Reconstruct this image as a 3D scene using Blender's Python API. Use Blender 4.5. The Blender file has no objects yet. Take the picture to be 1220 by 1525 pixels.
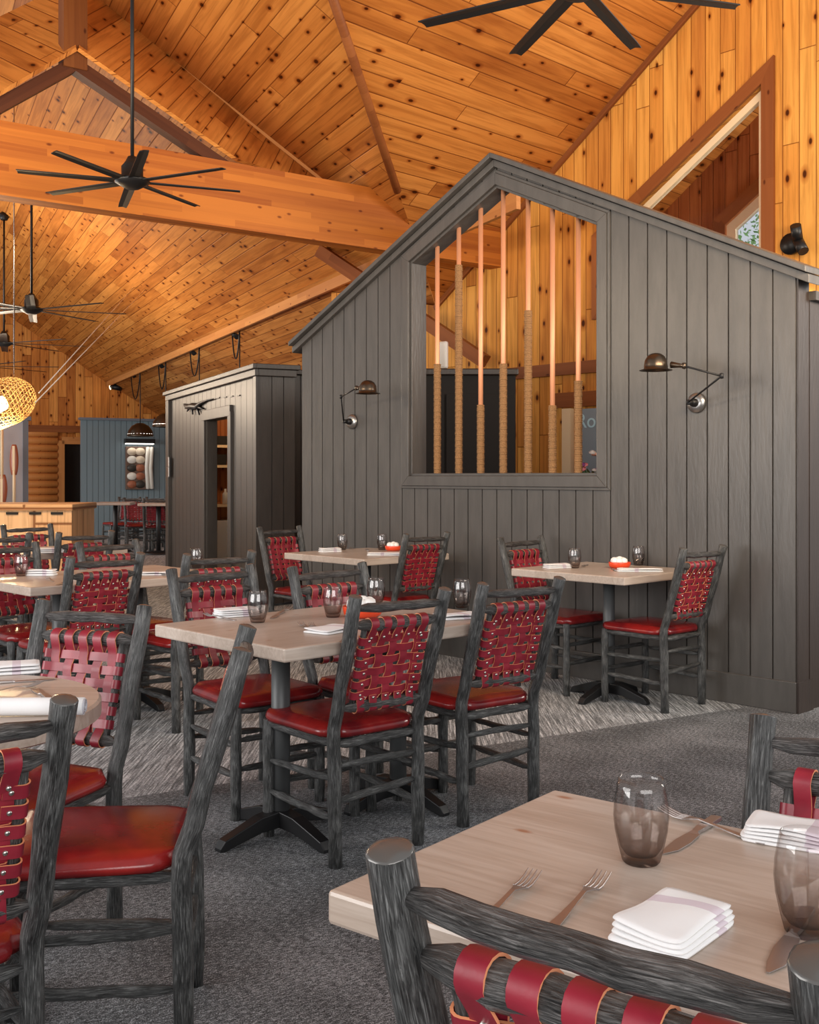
import bpy, bmesh, math, random
from math import sin, cos, pi, radians, sqrt, atan2
from mathutils import Vector, Matrix
random.seed(7)
S = bpy.context.scene
COL = S.collection

# ------------------------------------------------------------------ camera, world, light, exposure
F, HX, HY, EYE = 1605.0, 610.0, 710.0, 1.29
cam_d = bpy.data.cameras.new('camera'); cam = bpy.data.objects.new('camera', cam_d); COL.objects.link(cam)
cam.location = (0, 0, EYE); cam.rotation_euler = (pi/2, 0, 0)
cam_d.sensor_fit = 'HORIZONTAL'; cam_d.sensor_width = 36.0
cam_d.lens = F/1220*36; cam_d.shift_y = -(762.5-HY)/1220; cam_d.clip_start = .05
S.camera = cam
S.cycles.transparent_max_bounces = 24
S.view_settings.view_transform = 'Standard'; S.view_settings.look = 'None'
S.view_settings.gamma = 1; S.view_settings.use_curve_mapping = False
S.view_settings.exposure = 0.0
w = bpy.data.worlds.new('daylight'); S.world = w; w.use_nodes = True
bg = w.node_tree.nodes['Background']; bg.inputs[0].default_value = (.97, .98, 1, 1); bg.inputs[1].default_value = .62

def area(name, loc, target, sx, sy, power, color, spread=pi):
    d = bpy.data.lights.new(name, 'AREA'); d.shape = 'RECTANGLE'; d.size = sx; d.size_y = sy
    d.energy = power; d.color = color; d.spread = spread
    o = bpy.data.objects.new(name, d); COL.objects.link(o); o.location = loc
    o.rotation_euler = (Vector(target)-Vector(loc)).to_track_quat('-Z', 'Y').to_euler()
    return o
# daylight through the dining room's window wall on the camera's left and behind it
area('window_daylight', (-5.2, 1.6, 1.9), (1.0, 6.5, 1.0), 5.0, 2.2, 270, (1, .98, .96))
area('window_daylight', (1.5, -3.0, 2.4), (.2, 6, .9), 5.0, 2.4, 240, (1, .98, .96))
area('far_window_daylight', (-10.5, 16, 2.2), (-4, 19, 1.0), 5.0, 2.4, 330, (1, .97, .93))
area('lobby_daylight', (7.6, 5.2, 3.2), (4.4, 8.2, 3.2), 2.0, 2.0, 320, (1, .93, .84))
# warm fill lights added out of view, without fixtures, to brighten the pine roof
area('roof_fill', (-4.5, 6.0, 2.9), (-1.5, 10.5, 5.6), 3.5, .5, 120, (1, .78, .54))
area('roof_fill', (2.4, 4.0, 2.7), (1.2, 9.5, 4.9), 3.0, .5, 170, (1, .78, .54))
area('roof_fill', (-6.5, 15.0, 2.7), (-3.5, 14.5, 5.0), 4.0, .5, 150, (1, .80, .58))

def onY(px, py, Y): return Vector(((px-HX)/F*Y, Y, EYE-(py-HY)/F*Y))
def onZ(px, py, z):
    Y = (EYE-z)*F/(py-HY); return Vector(((px-HX)/F*Y, Y, z))
mv = Vector((-.428, .904, 0)); nv = Vector((.904, .428, 0))       # main wing: along the ridge, across it
uv_ = Vector((-.691, .7227, 0)); vv = Vector((.7227, .691, 0))    # side wing: along the partition, through it
def onV(px, py, c):                                               # vertical plane v.P = c
    k = (px-HX)/F; Y = c/(k*vv.x+vv.y); return Vector((k*Y, Y, EYE-(py-HY)/F*Y))
def roofB(x, y): return 6.55-.66*(nv.x*x+nv.y*y)
def roofA(x, y): return 8.884+.4891*x-.5116*y
def onB(px, py):
    k = (px-HX)/F; zz = (HY-py)/F; Y = 5.26/(zz+.66*(nv.x*k+nv.y)); return Vector((k*Y, Y, EYE+zz*Y))

# ------------------------------------------------------------------ materials
def nodes(m): return m.node_tree.nodes, m.node_tree.links
def newmat(name, col=(.5,.5,.5), rough=.5, metal=0, **kw):
    m = bpy.data.materials.new(name); m.use_nodes = True
    b = m.node_tree.nodes['Principled BSDF']
    b.inputs['Base Color'].default_value = (*col, 1); b.inputs['Roughness'].default_value = rough
    b.inputs['Metallic'].default_value = metal
    for k, v in kw.items(): b.inputs[k.replace('_', ' ')].default_value = v
    return m
def N(m, t, **kw):
    n = m.node_tree.nodes.new(t)
    for k, v in kw.items():
        if k.startswith('i_'):
            n.inputs[k[2:].replace('_', ' ')].default_value = v
        else: setattr(n, k, v)
    return n
def L(m, a, b): m.node_tree.links.new(a, b)
def math_(m, op, a, b=None, c=None):
    n = N(m, 'ShaderNodeMath', operation=op)
    for i, x in enumerate((a, b, c)):
        if x is None: continue
        if isinstance(x, (int, float)): n.inputs[i].default_value = x
        else: L(m, x, n.inputs[i])
    return n.outputs[0]
def ramp(m, fac, stops, interp='LINEAR'):
    n = N(m, 'ShaderNodeValToRGB'); n.color_ramp.interpolation = interp
    e = n.color_ramp.elements
    while len(e) < len(stops): e.new(.5)
    for i, (p, c) in enumerate(stops):
        e[i].position = p; e[i].color = (*c, 1) if len(c) == 3 else c
    L(m, fac, n.inputs[0]); return n.outputs[0]
def mixc(m, fac, a, b, mode='MIX'):
    n = N(m, 'ShaderNodeMix', data_type='RGBA', blend_type=mode)
    for s, x in ((0, fac), (6, a), (7, b)):
        if isinstance(x, (int, float)): n.inputs[s].default_value = x
        elif isinstance(x, tuple): n.inputs[s].default_value = (*x, 1) if len(x) == 3 else x
        else: L(m, x, n.inputs[s])
    return n.outputs[2]
def vec(m, x, y, z=0.0):
    n = N(m, 'ShaderNodeCombineXYZ')
    for i, q in enumerate((x, y, z)):
        if isinstance(q, (int, float)): n.inputs[i].default_value = q
        else: L(m, q, n.inputs[i])
    return n.outputs[0]
def bump(m, h, strength=.3, dist=.01):
    n = N(m, 'ShaderNodeBump'); n.inputs['Strength'].default_value = strength; n.inputs['Distance'].default_value = dist
    L(m, h, n.inputs['Height']); L(m, n.outputs[0], m.node_tree.nodes['Principled BSDF'].inputs['Normal'])
def uvxy(m):
    t = N(m, 'ShaderNodeUVMap'); s = N(m, 'ShaderNodeSeparateXYZ'); L(m, t.outputs[0], s.inputs[0])
    return s.outputs[0], s.outputs[1]

def pine(name, light, mid, dark, width=.14, knots=1.0, rough=.52, length=2.6, groove=.035, spread=.5):
    """tongue-and-groove knotty pine: UV in metres, u along the board, v across"""
    m = newmat(name, rough=rough, Specular_IOR_Level=.12); U, V = uvxy(m)
    vb = math_(m, 'DIVIDE', V, width); bid = math_(m, 'FLOOR', vb); fr = math_(m, 'FRACT', vb)
    wn = N(m, 'ShaderNodeTexWhiteNoise', noise_dimensions='1D'); L(m, bid, wn.inputs['W'])
    sh = math_(m, 'MULTIPLY_ADD', wn.outputs[0], length, U)
    seg = math_(m, 'FLOOR', math_(m, 'DIVIDE', sh, length)); sfr = math_(m, 'FRACT', math_(m, 'DIVIDE', sh, length))
    w2 = N(m, 'ShaderNodeTexWhiteNoise', noise_dimensions='2D'); L(m, vec(m, bid, seg), w2.inputs['Vector'])
    rnd = w2.outputs[0]
    off = math_(m, 'MULTIPLY', rnd, 37.0)
    g = N(m, 'ShaderNodeTexNoise', i_Scale=1.0, i_Detail=5.0, i_Roughness=.6, i_Distortion=.6)
    L(m, vec(m, math_(m, 'MULTIPLY', U, 1.1), math_(m, 'MULTIPLY', V, 26.0), off), g.inputs['Vector'])
    g2 = N(m, 'ShaderNodeTexNoise', i_Scale=1.0, i_Detail=2.0, i_Distortion=1.2)
    L(m, vec(m, math_(m, 'MULTIPLY', U, .9), math_(m, 'MULTIPLY', V, 5.0), off), g2.inputs['Vector'])
    tone = math_(m, 'ADD', math_(m, 'MULTIPLY', rnd, spread), math_(m, 'MULTIPLY', g2.outputs[0], 1-spread))
    base = ramp(m, tone, [(.12, dark), (.42, mid), (.75, light)])
    grain = ramp(m, g.outputs[0], [(.38, (.60, .52, .46)), (.56, (1, 1, 1))])
    c = mixc(m, .62, base, grain, 'MULTIPLY')
    # knots
    for (su, sv, rmax, seed, gate) in ((3.2, 6.2, .135, 3.1, .36), (1.9, 3.1, .085, 9.7, .55)):
        vo = N(m, 'ShaderNodeTexVoronoi', voronoi_dimensions='2D', i_Scale=1.0, i_Randomness=1.0)
        L(m, vec(m, math_(m, 'MULTIPLY_ADD', U, su, seed), math_(m, 'MULTIPLY_ADD', V, sv, seed)), vo.inputs['Vector'])
        sc = N(m, 'ShaderNodeSeparateColor'); L(m, vo.outputs['Color'], sc.inputs[0])
        r = math_(m, 'MULTIPLY', math_(m, 'MULTIPLY', math_(m, 'GREATER_THAN', sc.outputs[0], 1-gate*knots), math_(m, 'MULTIPLY_ADD', sc.outputs[1], .6, .4)), rmax)
        q = math_(m, 'DIVIDE', vo.outputs['Distance'], math_(m, 'MAXIMUM', r, .0001))
        halo = ramp(m, math_(m, 'MULTIPLY', q, .35), [(.30, (.55, .36, .24)), (.75, (1, 1, 1))])
        core = ramp(m, q, [(.55, (.10, .035, .015)), (.95, (1, 1, 1))])
        c = mixc(m, .8, c, halo, 'MULTIPLY'); c = mixc(m, .93, c, core, 'MULTIPLY')
    e = math_(m, 'MINIMUM', fr, math_(m, 'SUBTRACT', 1.0, fr))
    e2 = math_(m, 'MULTIPLY', math_(m, 'MINIMUM', sfr, math_(m, 'SUBTRACT', 1.0, sfr)), length/width)
    ee = math_(m, 'MINIMUM', e, e2)
    gl = ramp(m, ee, [(groove*.35, (.25, .13, .07)), (groove, (1, 1, 1))])
    c = mixc(m, .85, c, gl, 'MULTIPLY')
    L(m, c, m.node_tree.nodes['Principled BSDF'].inputs['Base Color'])
    bump(m, ramp(m, ee, [(0, (0, 0, 0)), (groove*1.6, (1, 1, 1))]), .6, .006)
    return m
def beamwood(name, light, dark, lam=.055):
    m = newmat(name, rough=.5, Specular_IOR_Level=.2); U, V = uvxy(m)
    bid = math_(m, 'FLOOR', math_(m, 'DIVIDE', V, lam))
    wn = N(m, 'ShaderNodeTexWhiteNoise', noise_dimensions='1D'); L(m, bid, wn.inputs['W'])
    seg = math_(m, 'FLOOR', math_(m, 'MULTIPLY_ADD', wn.outputs[0], 3.0, math_(m, 'DIVIDE', U, 1.3)))
    w2 = N(m, 'ShaderNodeTexWhiteNoise', noise_dimensions='2D'); L(m, vec(m, bid, seg), w2.inputs['Vector'])
    g = N(m, 'ShaderNodeTexNoise', i_Scale=1.0, i_Detail=4.0, i_Distortion=.5)
    L(m, vec(m, math_(m, 'MULTIPLY', U, 1.2), math_(m, 'MULTIPLY', V, 40.0), math_(m, 'MULTIPLY', w2.outputs[0], 9.0)), g.inputs['Vector'])
    t = math_(m, 'ADD', math_(m, 'MULTIPLY', w2.outputs[0], .55), math_(m, 'MULTIPLY', g.outputs[0], .45))
    c = ramp(m, t, [(.2, dark), (.75, light)])
    vo = N(m, 'ShaderNodeTexVoronoi', voronoi_dimensions='2D', i_Scale=1.0)
    L(m, vec(m, math_(m, 'MULTIPLY', U, 4.0), math_(m, 'MULTIPLY', V, 8.0)), vo.inputs['Vector'])
    sc = N(m, 'ShaderNodeSeparateColor'); L(m, vo.outputs['Color'], sc.inputs[0])
    q = math_(m, 'ADD', vo.outputs['Distance'], math_(m, 'MULTIPLY', math_(m, 'LESS_THAN', sc.outputs[0], .62), .5))
    k = ramp(m, q, [(.045, (.25, .10, .05)), (.11, (1, 1, 1))])
    L(m, mixc(m, .8, c, k, 'MULTIPLY'), m.node_tree.nodes['Principled BSDF'].inputs['Base Color'])
    return m
M = {}
M['ceil'] = pine('ceiling_pine', (.66, .27, .062), (.53, .19, .038), (.30, .085, .016), .16)
M['ceil_far'] = pine('far_ceiling_pine', (.60, .27, .075), (.47, .18, .043), (.28, .09, .02), .16)
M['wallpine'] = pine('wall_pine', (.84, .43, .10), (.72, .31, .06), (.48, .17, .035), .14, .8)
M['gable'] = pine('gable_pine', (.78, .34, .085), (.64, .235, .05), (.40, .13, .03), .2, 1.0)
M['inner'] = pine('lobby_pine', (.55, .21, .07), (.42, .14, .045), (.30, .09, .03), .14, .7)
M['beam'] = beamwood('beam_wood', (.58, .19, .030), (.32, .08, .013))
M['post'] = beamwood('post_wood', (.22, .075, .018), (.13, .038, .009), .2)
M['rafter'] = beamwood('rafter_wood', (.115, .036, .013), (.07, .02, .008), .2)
M['rafter_face'] = newmat('rafter_underside', (.55, .27, .10), .5)
M['trim'] = beamwood('pine_trim', (.62, .28, .09), (.5, .2, .06), .2)
M['trimdk'] = beamwood('dark_trim', (.30, .10, .03), (.2, .06, .018), .2)
M['casing'] = beamwood('window_casing_wood', (.33, .11, .03), (.22, .065, .018), .3)
M['casing_lt'] = newmat('pale_window_frame', (.85, .66, .42), .45)
M['log'] = beamwood('log_wood', (.62, .25, .07), (.42, .14, .03), .5)
M['counter'] = pine('counter_pine', (.78, .50, .28), (.70, .42, .22), (.58, .32, .15), .6, .15)
M['black'] = newmat('black_metal', (.012, .012, .013), .42, .3)
M['dkint'] = newmat('dark_interior', (.012, .010, .009), .8)
M['bronze'] = newmat('aged_bronze', (.10, .075, .055), .28, .9)
M['plate'] = newmat('pewter_plate', (.32, .31, .30), .3, .9)
M['copper'] = newmat('copper_pipe', (.80, .36, .19), .5, .4)
M['steel'] = newmat('steel', (.55, .50, .47), .22, 1.0)
M['cutlery'] = newmat('cutlery_steel', (.36, .33, .32), .38, .85)
M['rivet'] = newmat('rivet_nickel', (.55, .52, .48), .25, 1.0)
M['blue'] = newmat('blue_wall', (.155, .215, .25), .6)
M['greyp'] = newmat('grey_panel', (.46, .46, .50), .6)
M['greytrim'] = newmat('grey_trim', (.13, .15, .19), .5)
M['white'] = newmat('white_plastic', (.75, .74, .71), .4)
M['ped'] = newmat('pedestal_grey', (.075, .078, .08), .45, .2)
M['red'] = newmat('red_ceramic', (.78, .07, .02), .3)
M['packet'] = newmat('sugar_packet_paper', (.85, .84, .81), .6)

def paint(name, col, rough, var=.12):
    m = newmat(name, col, rough)
    t = N(m, 'ShaderNodeTexCoord'); mp = N(m, 'ShaderNodeMapping'); mp.inputs['Scale'].default_value = (6, 6, 1.2)
    L(m, t.outputs['Object'], mp.inputs[0])
    n = N(m, 'ShaderNodeTexNoise', i_Scale=2.2, i_Detail=5.0, i_Roughness=.6); L(m, mp.outputs[0], n.inputs['Vector'])
    a = tuple(c*(1-var) for c in col); b = tuple(c*(1+var) for c in col)
    L(m, ramp(m, n.outputs[0], [(.35, a), (.65, b)]), m.node_tree.nodes['Principled BSDF'].inputs['Base Color'])
    n2 = N(m, 'ShaderNodeTexNoise', i_Scale=9.0, i_Detail=6.0); L(m, mp.outputs[0], n2.inputs['Vector'])
    bump(m, n2.outputs[0], .35, .004)
    return m
M['wallgrey'] = paint('charcoal_paint', (.080, .073, .067), .36)
M['wallbrown'] = paint('brown_black_paint', (.047, .039, .033), .42)
M['darkbrown'] = paint('dark_brown_paint_and_shade', (.030, .020, .016), .4)  # dark brown walls; also the shade put on the partition's end face

def bark(name, lo, hi, rough=.42, s=1.0):
    m = newmat(name, rough=rough); U, V = uvxy(m)
    n = N(m, 'ShaderNodeTexNoise', i_Scale=1.0, i_Detail=6.0, i_Roughness=.65, i_Distortion=.8)
    L(m, vec(m, math_(m, 'MULTIPLY', U, 380*s), math_(m, 'MULTIPLY', V, 26*s)), n.inputs['Vector'])
    n2 = N(m, 'ShaderNodeTexNoise', i_Scale=1.0, i_Detail=3.0)
    L(m, vec(m, math_(m, 'MULTIPLY', U, 30), math_(m, 'MULTIPLY', V, 14)), n2.inputs['Vector'])
    t = math_(m, 'ADD', math_(m, 'MULTIPLY', n.outputs[0], .75), math_(m, 'MULTIPLY', n2.outputs[0], .25))
    L(m, ramp(m, t, [(.40, lo), (.52, tuple(q*.32 for q in hi)), (.63, hi)]), m.node_tree.nodes['Principled BSDF'].inputs['Base Color'])
    bump(m, n.outputs[0], .95, .006)
    return m
M['bark'] = bark('charcoal_hickory', (.009, .0093, .0093), (.19, .192, .19), .28)
M['cap'] = newmat('worn_post_cap', (.10, .095, .09), .22, .25)
M['barkdk'] = bark('black_hickory', (.008, .0075, .0075), (.19, .18, .175), .30)

def leather(name, a, b, rough, sc=7, edge=False):
    m = newmat(name, a, rough)
    t = N(m, 'ShaderNodeTexCoord')
    n = N(m, 'ShaderNodeTexNoise', i_Scale=sc, i_Detail=4.0); L(m, t.outputs['Object'], n.inputs['Vector'])
    L(m, ramp(m, n.outputs[0], [(.35, a), (.68, b)]), m.node_tree.nodes['Principled BSDF'].inputs['Base Color'])
    n2 = N(m, 'ShaderNodeTexNoise', i_Scale=220.0, i_Detail=2.0); L(m, t.outputs['Object'], n2.inputs['Vector'])
    bump(m, n2.outputs[0], .12, .001)
    return m
M['seat'] = leather('oxblood_seat_leather', (.11, .006, .009), (.27, .014, .012), .22, 8)
M['strap'] = leather('crimson_strap_leather', (.18, .009, .020), (.28, .018, .034), .40, 14)
M['strapedge'] = newmat('raw_leather_edge', (.72, .27, .13), .6)

def tablewood():
    m = newmat('bleached_table_wood', rough=.30)
    t = N(m, 'ShaderNodeTexCoord'); s = N(m, 'ShaderNodeSeparateXYZ'); L(m, t.outputs['Object'], s.inputs[0])
    X, Y, Z = s.outputs
    bid = math_(m, 'FLOOR', math_(m, 'DIVIDE', Y, .11))
    wn = N(m, 'ShaderNodeTexWhiteNoise', noise_dimensions='1D'); L(m, bid, wn.inputs['W'])
    n = N(m, 'ShaderNodeTexNoise', i_Scale=1.0, i_Detail=6.0, i_Roughness=.6, i_Distortion=1.4)
    L(m, vec(m, math_(m, 'MULTIPLY', X, 3.2), math_(m, 'MULTIPLY', Y, 48.0), math_(m, 'MULTIPLY_ADD', wn.outputs[0], 9.0, math_(m, 'MULTIPLY', Z, 40.0))), n.inputs['Vector'])
    tt = math_(m, 'ADD', math_(m, 'MULTIPLY', n.outputs[0], .8), math_(m, 'MULTIPLY', wn.outputs[0], .2))
    c = ramp(m, tt, [(.25, (.36, .28, .225)), (.5, (.46, .375, .315)), (.75, (.54, .46, .40))])
    vo = N(m, 'ShaderNodeTexVoronoi', voronoi_dimensions='2D', i_Scale=1.0)
    L(m, vec(m, math_(m, 'MULTIPLY', X, 4.5), math_(m, 'MULTIPLY', Y, 10.0)), vo.inputs['Vector'])
    sc = N(m, 'ShaderNodeSeparateColor'); L(m, vo.outputs['Color'], sc.inputs[0])
    q = math_(m, 'ADD', vo.outputs['Distance'], math_(m, 'MULTIPLY', math_(m, 'LESS_THAN', sc.outputs[0], .72), .5))
    k = ramp(m, q, [(.03, (.62, .30, .18)), (.09, (1, 1, 1))])
    L(m, mixc(m, .8, c, k, 'MULTIPLY'), m.node_tree.nodes['Principled BSDF'].inputs['Base Color'])
    bump(m, n.outputs[0], .08, .002)
    return m
M['table'] = tablewood()

def carpet():
    m = newmat('carpet', rough=.95); b = m.node_tree.nodes['Principled BSDF']
    t = N(m, 'ShaderNodeTexCoord'); s = N(m, 'ShaderNodeSeparateXYZ'); L(m, t.outputs['Object'], s.inputs[0])
    X, Y, Z = s.outputs
    # signed distance across the tile seam through (.70,5.364) with direction (.871,.490)
    d = math_(m, 'SUBTRACT', math_(m, 'ADD', math_(m, 'MULTIPLY', X, -.490), math_(m, 'MULTIPLY', Y, .871)), -.343+4.672)
    mask = math_(m, 'GREATER_THAN', d, 0)
    # light ribbed tiles: ribs follow (.0,1)
    n1 = N(m, 'ShaderNodeTexNoise', i_Scale=1.0, i_Detail=4.0, i_Roughness=.7)
    L(m, vec(m, math_(m, 'MULTIPLY', X, 105.0), math_(m, 'MULTIPLY', Y, 3.4)), n1.inputs['Vector'])
    n3 = N(m, 'ShaderNodeTexNoise', i_Scale=90.0, i_Detail=2.0); L(m, t.outputs['Object'], n3.inputs['Vector'])
    li = math_(m, 'ADD', math_(m, 'MULTIPLY', n1.outputs[0], .72), math_(m, 'MULTIPLY', n3.outputs[0], .28))
    lc = ramp(m, li, [(.38, (.05, .052, .055)), (.50, (.22, .23, .24)), (.61, (.60, .62, .645))])
    # dark tiles
    R1 = math_(m, 'ADD', math_(m, 'MULTIPLY', X, -.55), math_(m, 'MULTIPLY', Y, .83))
    R2 = math_(m, 'ADD', math_(m, 'MULTIPLY', X, .83), math_(m, 'MULTIPLY', Y, .55))
    n2 = N(m, 'ShaderNodeTexNoise', i_Scale=1.0, i_Detail=3.0, i_Roughness=.7)
    L(m, vec(m, math_(m, 'MULTIPLY', R1, 170.0), math_(m, 'MULTIPLY', R2, 45.0)), n2.inputs['Vector'])
    n4 = N(m, 'ShaderNodeTexNoise', i_Scale=260.0, i_Detail=2.0); L(m, t.outputs['Object'], n4.inputs['Vector'])
    n5 = N(m, 'ShaderNodeTexNoise', i_Scale=2.4, i_Detail=3.0); L(m, t.outputs['Object'], n5.inputs['Vector'])
    da = math_(m, 'ADD', math_(m, 'MULTIPLY', n2.outputs[0], .45), math_(m, 'ADD', math_(m, 'MULTIPLY', n4.outputs[0], .4), math_(m, 'MULTIPLY', n5.outputs[0], .15)))
    dc = ramp(m, da, [(.40, (.014, .0145, .016)), (.5, (.085, .088, .093)), (.59, (.36, .37, .39))])
    L(m, mixc(m, mask, dc, lc), b.inputs['Base Color'])
    bump(m, math_(m, 'ADD', n4.outputs[0], n1.outputs[0]), .5, .006)
    return m
M['carpet'] = carpet()

def ropemat():
    m = newmat('sisal_rope', rough=.85); U, V = uvxy(m)
    n = N(m, 'ShaderNodeTexNoise', i_Scale=1.0, i_Detail=4.0)
    L(m, vec(m, math_(m, 'MULTIPLY', U, 130), math_(m, 'MULTIPLY', V, 420)), n.inputs['Vector'])
    L(m, ramp(m, n.outputs[0], [(.36, (.10, .042, .014)), (.62, (.50, .27, .11))]), m.node_tree.nodes['Principled BSDF'].inputs['Base Color'])
    bump(m, n.outputs[0], .8, .004); return m
M['rope'] = ropemat()
def linen():
    m = newmat('white_linen', rough=.9); U, V = uvxy(m)
    b = math_(m, 'ABSOLUTE', math_(m, 'SUBTRACT', math_(m, 'FRACT', math_(m, 'MULTIPLY', U, 14.0)), .5))
    gate = math_(m, 'GREATER_THAN', math_(m, 'FRACT', math_(m, 'MULTIPLY_ADD', U, 4.6, .35)), .62)
    st = math_(m, 'MULTIPLY', math_(m, 'LESS_THAN', b, .16), gate)
    c = mixc(m, math_(m, 'MULTIPLY', st, .55), (.78, .775, .78), (.50, .36, .46))
    L(m, c, m.node_tree.nodes['Principled BSDF'].inputs['Base Color'])
    n = N(m, 'ShaderNodeTexNoise', i_Scale=350.0); bump(m, n.outputs[0], .25, .002); return m
M['linen'] = linen()
def glassmat():
    m = bpy.data.materials.new('smoked_glass'); m.use_nodes = True; nt = m.node_tree; nt.nodes.clear()
    out = N(m, 'ShaderNodeOutputMaterial'); tr = N(m, 'ShaderNodeBsdfTransparent'); gl = N(m, 'ShaderNodeBsdfGlossy'); gl.inputs['Roughness'].default_value = .03
    t = N(m, 'ShaderNodeTexCoord'); s = N(m, 'ShaderNodeSeparateXYZ'); L(m, t.outputs['Object'], s.inputs[0])
    lw = N(m, 'ShaderNodeLayerWeight', i_Blend=.35)
    c = ramp(m, math_(m, 'MULTIPLY', s.outputs[2], 8.0), [(.03, (.58, .53, .51)), (.14, (.70, .655, .635)), (.50, (.86, .84, .83)), (.62, (.975, .97, .97))])
    c = mixc(m, math_(m, 'MULTIPLY', math_(m, 'POWER', lw.outputs['Facing'], 2.0), .5), c, (.40, .36, .34), 'MULTIPLY')
    L(m, c, tr.inputs[0])
    mx = N(m, 'ShaderNodeMixShader'); fr = math_(m, 'MULTIPLY_ADD', math_(m, 'POWER', lw.outputs['Facing'], 4.0), .55, .06)
    L(m, fr, mx.inputs[0]); L(m, tr.outputs[0], mx.inputs[1]); L(m, gl.outputs[0], mx.inputs[2]); L(m, mx.outputs[0], out.inputs[0])
    return m
M['glass'] = glassmat()
M['pane'] = newmat('window_glass', (.95, .97, 1), .02, Transmission_Weight=1.0, IOR=1.1)
def emis(name, col, st):
    m = newmat(name, col, .5); b = m.node_tree.nodes['Principled BSDF']
    b.inputs['Emission Color'].default_value = (*col, 1); b.inputs['Emission Strength'].default_value = st; return m
M['bulb'] = emis('warm_bulb', (1, .78, .45), 12)
M['lampin'] = emis('white_bulb', (1, .93, .82), 4)

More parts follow.
